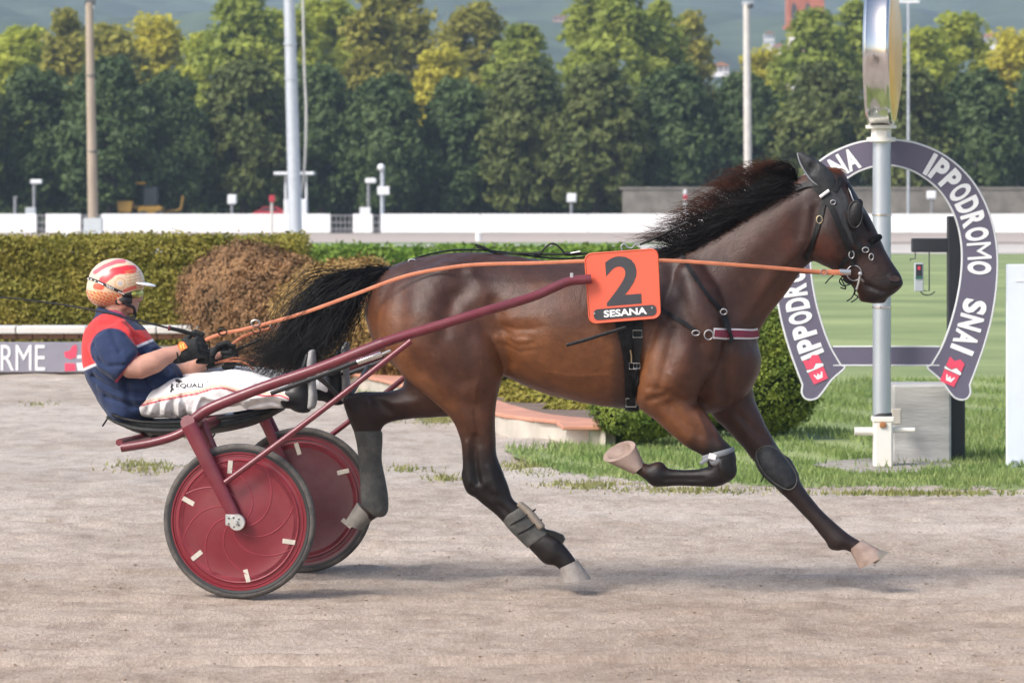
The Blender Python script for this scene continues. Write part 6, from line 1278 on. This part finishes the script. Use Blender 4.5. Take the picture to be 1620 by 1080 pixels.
# --- number plate
pn = empty('number_plate', pw(985, 512, .33), 'orange plate with a dark figure 2 above the name SESANA', 'number plate')
W0 = .335; corners = [np.array(lp(*q, W0)) for q in ((924, 401), (1041, 392.5), (1046, 503), (932, 512.5))]
def plate_pt(u, v, out=0.0):
    p = corners[0] * (1 - u) * (1 - v) + corners[1] * u * (1 - v) + corners[2] * u * v + corners[3] * (1 - u) * v; return p + np.array([0, out, 0])
def rrect(u0, v0, u1, v1, r, n=6):
    P = []
    for cx, cy, a0 in ((u1 - r, v0 + r, -90), (u1 - r, v1 - r, 0), (u0 + r, v1 - r, 90), (u0 + r, v0 + r, 180)):
        for k in range(n + 1): a = math.radians(a0 + 90 * k / n); P.append((cx + r * math.cos(a), cy + r * math.sin(a)))
    return P
def pplate(name, P, o0, o1, mat, par=pn): return MB().prism(l2w(np.array([plate_pt(u, v, o1) for u, v in P])), N3 * (o0 - o1)).build(name, mat, par, False)
pl0 = pplate('panel', rrect(0, 0, 1, 1, .10), -.006, .004, 'plate_orange'); MB().tube(l2w(np.array([plate_pt(u, v, .004) for u, v in rrect(.008, .008, .992, .992, .10)])), .0032, 8, True).build('rim', 'rim_orange', pl0)
pplate('name_strip', rrect(.075, .80, .94, .955, .06), .0042, .0062, 'numeral_grey')
def ptext(name, body, u0, v0, u1, v1, mat, bold, out=.0075, par=pn, shear=0.0):
    V, Fc = text_mesh(body, 1.0, bold=bold, extrude=0.0, shear=shear); mn, mx = V.min(0), V.max(0); u = u0 + (V[:, 0] - mn[0]) / (mx[0] - mn[0]) * (u1 - u0); v = v1 - (V[:, 1] - mn[1]) / (mx[1] - mn[1]) * (v1 - v0)
    return mobj(name, l2w(np.array([plate_pt(a, b, out) for a, b in zip(u, v)])), Fc, mat, par, False)
ptext('numeral', '2', .265, .075, .745, .77, 'numeral_grey', .03, .0052); ptext('lettering', 'SESANA', .215, .825, .81, .925, 'print_white', .03)
for u, v in ((.09, .86), (.885, .845)): MB().lathe([(0, .003), (.004, .002), (.005, 0)], l2w(plate_pt(u, v, .0065)[None])[0], N3, 10).build('screw', 'steel', pn)
# --- body harness
hn = empty('harness', pw(1000, 640, .3), 'black leather racing harness with girth and burgundy breast strap on the horse', 'harness')
def hb_(name, pts, w, mat='leather', off=.004, th=.004, par=hn): return band(name, pts, w, mat, par, BVH, off, th)
hb_('girth', [(985, 470), (990, 510), (998, 560), (1000, 605), (1000, 650)], [36, 33, 26, 24, 22], off=.006); hb_('saddle_pad', [(958, 403), (968, 440), (980, 500)], [60, 54, 42], 'wool_black', .004, .012)
hb_('girth_strap', [(1010, 505), (1009, 560), (1003, 610), (999, 648)], 13, off=.016); hb_('girth_strap', [(988, 505), (994, 545), (1000, 585)], 9, off=.014)
for x, y, s in ((1008, 528, 7), (998, 576, 6), (1012, 576, 5), (998, 630, 8)):
    q = hit(x, y, .026); MB().tube([q[0] + a for a in (F3 * -s * PXM + Z3 * s * PXM * .8, F3 * s * PXM + Z3 * s * PXM * .8, F3 * s * PXM - Z3 * s * PXM * .8, F3 * -s * PXM - Z3 * s * PXM * .8)], .0022, 6, True).build('buckle', 'steel', hn)
MB().tube([hit(994, y, .03)[0] for y in (550, 560, 570)], .0035, 8).build('buckle_bar', 'brass', hn)
MB().tube(l2w(crom(np.array([lp(990, 518, .335), lp(960, 527, .34), lp(925, 538, .35), lp(896, 546, .355)]), 4)), 1.0, 8, flat=(.0075, .0025), up=(0, 0, 1)).build('loose_strap', 'leather', hn)
# breast strap
hb_('breast_strap', [(1128, 527), (1150, 528), (1175, 528.5), (1190, 528), (1199, 526)], 16.5, 'web_white', .006); hb_('breast_strap_face', [(1129, 527), (1150, 528), (1175, 528.5), (1190, 528), (1198, 526)], 11, 'web_burgundy', .011)
hb_('trace', [(1040, 484), (1060, 498), (1085, 513), (1102, 524)], 6, off=.008); hb_('hanger', [(1076, 398), (1090, 425), (1115, 462), (1139, 490)], 5.5, off=.006); hb_('hanger_end', [(1141, 500), (1149, 522), (1157, 542)], 7, off=.018)
def ring_at(name, x, y, rx, ry, mat='steel', off=.014, th=.003, par=hn, bvh=None, wv=None):
    if wv is None:
        q = hit(x, y, off, bvh or BVH)
        c = q[0] if q is not None else pw(x, y, .05)
    else: c = pw(x, y, wv)
    return MB().tube([c + F3 * rx * PXM * math.cos(a) + Z3 * ry * PXM * math.sin(a) for a in np.linspace(0, 6.2832, 19)[:-1]], th, 6, True).build(name, mat, par)
ring_at('ring', 1121, 529, 7, 7.5, off=.012); ring_at('buckle', 1101, 526, 6, 4); ring_at('buckle', 1141, 494, 5, 4.5)
# back strap, crupper and hooks
SPINE = [(628, 424), (650, 414), (680, 405), (715, 399), (755, 398.5), (800, 402), (850, 409), (900, 412), (955, 405)]
MB().tube(l2w(crom(np.array([lp(x, y - 3, .01) for x, y in SPINE]), 5)), 1.0, 8, flat=(.004, .011), up=(0, 0, 1)).build('back_strap', 'leather', hn)
MB().tube(l2w(crom(np.array([lp(660, 409, .03), lp(640, 417, .05), lp(624, 430, .06), lp(611, 448, .062), lp(603, 466, .05), lp(600, 478, .0), lp(604, 466, -.05), lp(620, 435, -.055), (lp(655, 412, -.02))]), 6)), .0085, 10).build('crupper', 'neoprene', hn)
ring_at('buckle', 652, 413, 6, 3, wv=.055); MB().tube(l2w(np.array([lp(646, 416, .06), lp(661, 411, .05)])), .004, 6).build('buckle_bar', 'steel', hn)
MB().tube(l2w(crom(np.array([lp(752, 387, .04), lp(764, 391, .04), lp(776, 397, .03), lp(788, 401, .02), lp(830, 401, .02), lp(870, 402, .02), lp(930, 401, .02)]), 5)), .0048, 8).build('check_cord', 'leather', hn)
MB().tube(l2w(crom(np.array([lp(754, 391, .05), lp(766, 394, .05), lp(782, 400, .03)]), 4)), .004, 8).build('check_cord', 'leather', hn); MB().tube(l2w(crom(np.array([lp(846, 401, .02), lp(856, 398, .02), lp(868, 387, .02), (lp(878, 386, .02)), lp(888, 394, .02), lp(897, 402, .02), lp(925, 402, .02)]), 5)), .0042, 8).build('check_cord', 'leather', hn)
for x in (850, 898): MB().tube(l2w(np.array([lp(x - 5, 401, .025), lp(x + 6, 402, .025)])), .009, 8).build('knot', 'leather', hn)
MB().tube(l2w(np.array([lp(903, 400.5, .03), lp(918, 398, .03)])), .0045, 8).build('clip', 'steel', hn)
MB().tube(l2w(crom(np.array([lp(984, 396, .05), lp(983, 389, .05), lp(988, 386, .05), lp(993, 391, .05), lp(1000, 392, .05), lp(1006, 386, .05), lp(1014, 386, .05)]), 5)), .0042, 8).build('hook', 'steel', hn)
MB().tube(l2w(crom(np.array([lp(1012, 387, .05), lp(1040, 375, .05), lp(1068, 361, .05), lp(1096, 347, .04), lp(1120, 340, .0)]), 5)), .0052, 8).build('check_rein', 'leather', hn)
MB().tube(l2w(np.array([lp(1024, 382, .05), lp(1032, 378, .05)])), .008, 8).build('knot', 'leather', hn); MB().tube(l2w(np.array([lp(1078, 356, .056), lp(1088, 352, .058)])), .008, 8).build('knot', 'leather', hn)
# --- bridle
br = empty('bridle', pw(1335, 400, .1), 'black racing bridle with cup blinkers, ear covers and steel bit ring', 'bridle')
def bb(name, pts, w, mat='leather', off=.004, th=.004): return band(name, pts, w, mat, br, BVH, off, th)
bb('crown_strap', [(1258, 300), (1276, 293), (1290, 292)], 8, off=.008); bb('cheek_strap', [(1284, 291), (1300, 308), (1316, 330), (1328, 358), (1340, 385), (1347, 405), (1350, 420)], [9, 10, 10, 10, 8]); bb('throat_latch', [(1304, 314), (1299, 340), (1290, 370), (1280, 398), (1273, 410)], 7); bb('brow_strap', [(1318, 303), (1325, 292), (1330, 282)], 9, off=.006); bb('hood', [(1318, 300), (1324, 320), (1336, 352), (1346, 385)], [26, 34, 26, 14], 'neoprene', .002, .003)
bb('nose_strap', [(1348, 402), (1362, 396), (1376, 388), (1386, 379)], 7); bb('inner_cheek_strap', [(1346, 358), (1354, 380), (1364, 396)], 8); bb('jaw_strap', [(1346, 404), (1336, 412), (1328, 424)], 7); bb('forehead_strap', [(1340, 290), (1352, 318), (1366, 345), (1376, 365)], 4, off=.006); bb('curb_strap', [(1350, 443), (1342, 446), (1334, 440)], 6)
MB().tube([pw(1388 + dx, 378 + dy, w) for dx, dy, w in ((-10, 5, .062), (-3, 0, .045), (2, -2, .02), (3, -3, 0), (2, -2, -.02), (-4, 2, -.05))], .014, 12).build('nose_roll', 'wool_black', br)
for w in (.052, -.052):                                  # ear covers, the ears laid back
    f = Field([lp(1250, 0)[0], w - .06, lp(1300, 310)[2]], [lp(1335, 0)[0], w + .06, lp(1300, 232)[2]], .005)
    f.loft(L6([(1286, 299, 1326, 306, w * .9, .034), (1280, 286, 1322, 286, w, .036), (1272, 270, 1311, 268, w * 1.1, .032), (1265, 255, 1294, 254, w * 1.15, .022), (1261, 243, 1274, 243, w * 1.15, .010)]), .006, 6); f.ell(lp(1285, 266, w * 1.1 + (.035 if w > 0 else -.035)), (.026, .018, .06), .006, sub=True, R=np.array([[.86, 0, .5], [0, 1, 0], [-.5, 0, .86]])); V, Fc = f.mesh(2); ec = mobj('ear_cover', l2w(V), Fc, 'neoprene', br)
    MB().tube(l2w(crom(np.array([lp(1262, 242, w * 1.15), lp(1265, 255, w * 1.25), lp(1273, 271, w * 1.35), lp(1283, 285, w * 1.45), lp(1296, 294, w * 1.5)]), 5)), .0045, 8).build('seam', 'strap_grey', ec)
for w in (.098, -.098):                                  # cup blinkers
    f = Field([lp(1325, 0)[0], w - .07, lp(1350, 375)[2]], [lp(1382, 0)[0], w + .07, lp(1350, 300)[2]], .005); f.ell(lp(1354, 339, w), (.041, .032, .072), .006, R=np.array([[.97, 0, .24], [0, 1, 0], [-.24, 0, .97]])); f.ell(lp(1368, 336, w * .86), (.036, .034, .058), .005, sub=True); V, Fc = f.mesh(2); b_ = mobj('blinker', l2w(V), Fc, 'leather', br)
ring_at('blinker_seam', 1353, 339, 11, 21, 'strap_black', .03, .003, br, wv=.118)
MB().tube(l2w(crom(np.array([lp(1343, 298, .04), lp(1348, 312, .07), lp(1352, 322, .10)]), 4)), .003, 6).build('blinker_stay', 'steel', br)
for nm, x, y, rx, ry, mt in (('bit_ring', 1352, 431, 11.5, 12, 'steel'), ('buckle', 1318, 321, 4, 3.4, 'steel'), ('buckle', 1298, 348, 4.5, 6, 'brass'), ('buckle', 1347, 402, 4, 6, 'steel'), ('buckle', 1369, 395, 5, 4, 'steel'), ('buckle', 1378, 406, 3.5, 5, 'steel')): ring_at(nm, x, y, rx, ry, mt, .010, .0026, br)
q = [hit(x, y, .016)[0] for x, y in ((1298, 313), (1305, 308), (1312, 303))]; MB().tube(q, .0075, 10).build('roller', 'web_white', br)
MB().tube([pw(1361, 433, .075), pw(1358, 448, .075), pw(1355, 458, .072)], .0055, 8).build('bit_cheek', 'steel', br); MB().lathe([(0, -.01), (.009, -.008), (.011, 0), (.009, .008), (0, .01)], pw(1361, 433, .082), N3, 12).build('bit_boss', 'steel', br)
MB().tube(l2w(np.array([lp(1361, 440, .07), lp(1366, 445, .05), lp(1366, 445, -.05), lp(1361, 440, -.07)])), .006, 8).build('bit_mouthpiece', 'steel', br)
for pts in ([(1335, 436), (1328, 444), (1334, 452), (1346, 449)], [(1345, 447), (1352, 458), (1348, 470), (1340, 476)], [(1318, 436), (1312, 441), (1306, 448)], [(1358, 452), (1352, 464), (1357, 470), (1347, 478)], [(1330, 440), (1338, 456), (1330, 455)]): MB().tube(l2w(crom(np.array([lp(x, y, .05 + .012 * i) for i, (x, y) in enumerate(pts)]), 4)), 1.0, 8, flat=(.008, .003), up=N3).build('strap_end', 'leather', br)
# nostril, lips and the foam at the mouth
M('nostril', (.045, .022, .020), .8, var=.3, scale=60); M('foam', (.55, .52, .50), .6, var=.2, scale=60, bump=.5)
q = hit(1415, 441, .0015); 
def surf_patch(name, pts, mat, off, par):
    P = [hit(a, b, off) for a, b in pts]
    if any(p is None for p in P): return
    Q = np.array([p[0] for p in P]); n = len(Q); cq = hit(*np.mean(pts, 0), off * 1.6)[0]
    return mobj(name, np.concatenate([Q, cq[None]]), [[i, (i + 1) % n, n] for i in range(n)], mat, par, True)
surf_patch('nostril', [(1415 + 8 * math.cos(a) + 1.5 * math.sin(a), 441 + 5 * math.sin(a)) for a in np.linspace(0, 6.283, 17)[:-1]], 'nostril', .005, horse)
# --- boots on the legs
def leg_boot(name, rows, mat, label, pad=.006, k=.008, h_=.005, cap=.3):
    A = np.array(rows, float); xs_ = A[:, [0, 2]]; ys_ = A[:, [1, 3]]; f = Field([lp(xs_.min() - 12, 0, 0)[0], A[:, 4].min() - .09, lp(0, ys_.max() + 12, 0)[2]], [lp(xs_.max() + 12, 0, 0)[0], A[:, 4].max() + .09, lp(0, ys_.min() - 12, 0)[2]], h_)
    f.loft(L6(rows), k, 6, cap=cap); V, Fc = f.mesh(2); e = empty(name, l2w(V)[np.argmin(V[:, 2])], label, 'horse boot'); mobj('shell', l2w(V), Fc, mat, e); return e
e = leg_boot('hind_boot', [(560, 683, 605, 684, -.14, .048), (564, 700, 605, 700, -.14, .048), (568, 730, 604, 728, -.14, .045), (570, 765, 610, 760, -.14, .047), (571, 788, 614, 785, -.14, .052), (574, 802, 614, 806, -.14, .05), (584, 812, 610, 814, -.14, .04)], 'boot_grey', 'tall grey leather boot on the lifted far hind leg')
e = leg_boot('shin_boot', [(794, 823, 833, 799, .15, .040), (806, 838, 845, 814, .15, .040), (820, 852, 858, 829, .15, .041), (833, 865, 868, 842, .15, .042)], 'boot_grey', 'grey shin boot with a tan shield on the near hind leg')
f = Field([lp(795, 0)[0], .08, lp(0, 860)[2]], [lp(880, 0)[0], .24, lp(0, 780)[2]], .004); f.loft(L6([(818, 800, 826, 793, .165, .026), (830, 812, 840, 804, .165, .029), (842, 826, 852, 818, .165, .030), (852, 838, 862, 830, .165, .028)]), .005, 6, cap=.3); V, Fc = f.mesh(2); mobj('shield', l2w(V), Fc, 'boot_tan', e)
for (a, b) in (((818, 846), (856, 822)), ((806, 832), (846, 806))): P = [(lp(a[0] + (b[0] - a[0]) * (.5 - .52 * math.cos(t)), a[1] + (b[1] - a[1]) * (.5 - .52 * math.cos(t)), .15) + np.array([0, .045 * math.sin(t), 0])) for t in np.linspace(0, 6.283, 19)[:-1]]; MB().tube(l2w(np.array(P)), .004, 6, True).build('strap', 'leather', e)
MB().prism(l2w(np.array([lp(*q, .165) for q in ((858, 836), (876, 840), (890, 846), (893, 853), (888, 862), (874, 856), (862, 848))])), N3 * -.03).build('flap', 'leather', e)
e = leg_boot('knee_boot', [(1192, 722, 1222, 700, -.115, .045), (1199, 742, 1240, 720, -.105, .052), (1214, 760, 1254, 742, -.105, .05), (1234, 774, 1262, 762, -.11, .040)], 'neoprene', 'padded dark knee boot on the reaching far foreleg')
MB().tube(l2w(crom(np.array([lp(x, y, -.055) for x, y in ((1196, 718), (1208, 706), (1226, 708), (1246, 728), (1260, 752), (1258, 768), (1246, 774), (1226, 764), (1206, 744))]), 4, True)), .0022, 6, True).build('seam', 'boot_grey', e); MB().tube(l2w(np.array([lp(1205, 745, -.06), lp(1208, 755, -.05), lp(1204, 762, -.05)])), 1.0, 8, flat=(.009, .003), up=N3).build('strap_end', 'leather', e)
e = empty('knee_strap', pw(1135, 722, .19), 'grey knee strap with a white buckle on the folded near foreleg', 'horse boot')
P = [(lp(1136 + 25 * math.cos(t), 718 - 7 * math.cos(t), .14) + np.array([0, .056 * math.sin(t), 0])) for t in np.linspace(0, 6.283, 25)[:-1]]; MB().tube(l2w(np.array(P)), 1.0, 8, True, flat=(.013, .003), up=(0, 0, 1)).build('band', 'strap_grey', e)
px0 = pw(1127, 722, .199); MB().box(px0, (.034, .006, .026), np.array([[.96, 0, .26], [0, 1, 0], [-.26, 0, .96]]), .003).build('buckle', 'web_white', e); MB().tube(l2w(np.array([lp(1120, 726, .196), lp(1108, 733, .20)])), 1.0, 8, flat=(.008, .002), up=(0, 0, 1)).build('strap_end', 'strap_grey', e)
f = Field([lp(1105, 0)[0], .10, lp(0, 760)[2]], [lp(1160, 0)[0], .24, lp(0, 700)[2]], .004); f.ell(lp(1132, 728, .175), (.030, .022, .026), .005); V, Fc = f.mesh(2); mobj('pad', l2w(V), Fc, 'strap_grey', e)
# ================================================================== HAZE
m = bpy.data.materials.new('haze_air'); m.use_nodes = True; t = m.node_tree; t.nodes.clear()
o_ = t.nodes.new('ShaderNodeOutputMaterial'); v = t.nodes.new('ShaderNodeVolumePrincipled'); v.inputs['Color'].default_value = (.66, .82, 1.0, 1); v.inputs['Density'].default_value = .00034; v.inputs['Anisotropy'].default_value = .1
t.links.new(v.outputs[0], o_.inputs['Volume'])
hb = MB().box((0, 1180, 100), (6400, 2700, 202)).build('haze', m, smooth=False); tag(hb, 'thin bluish haze in the air before the hills', 'haze', kind='stuff')
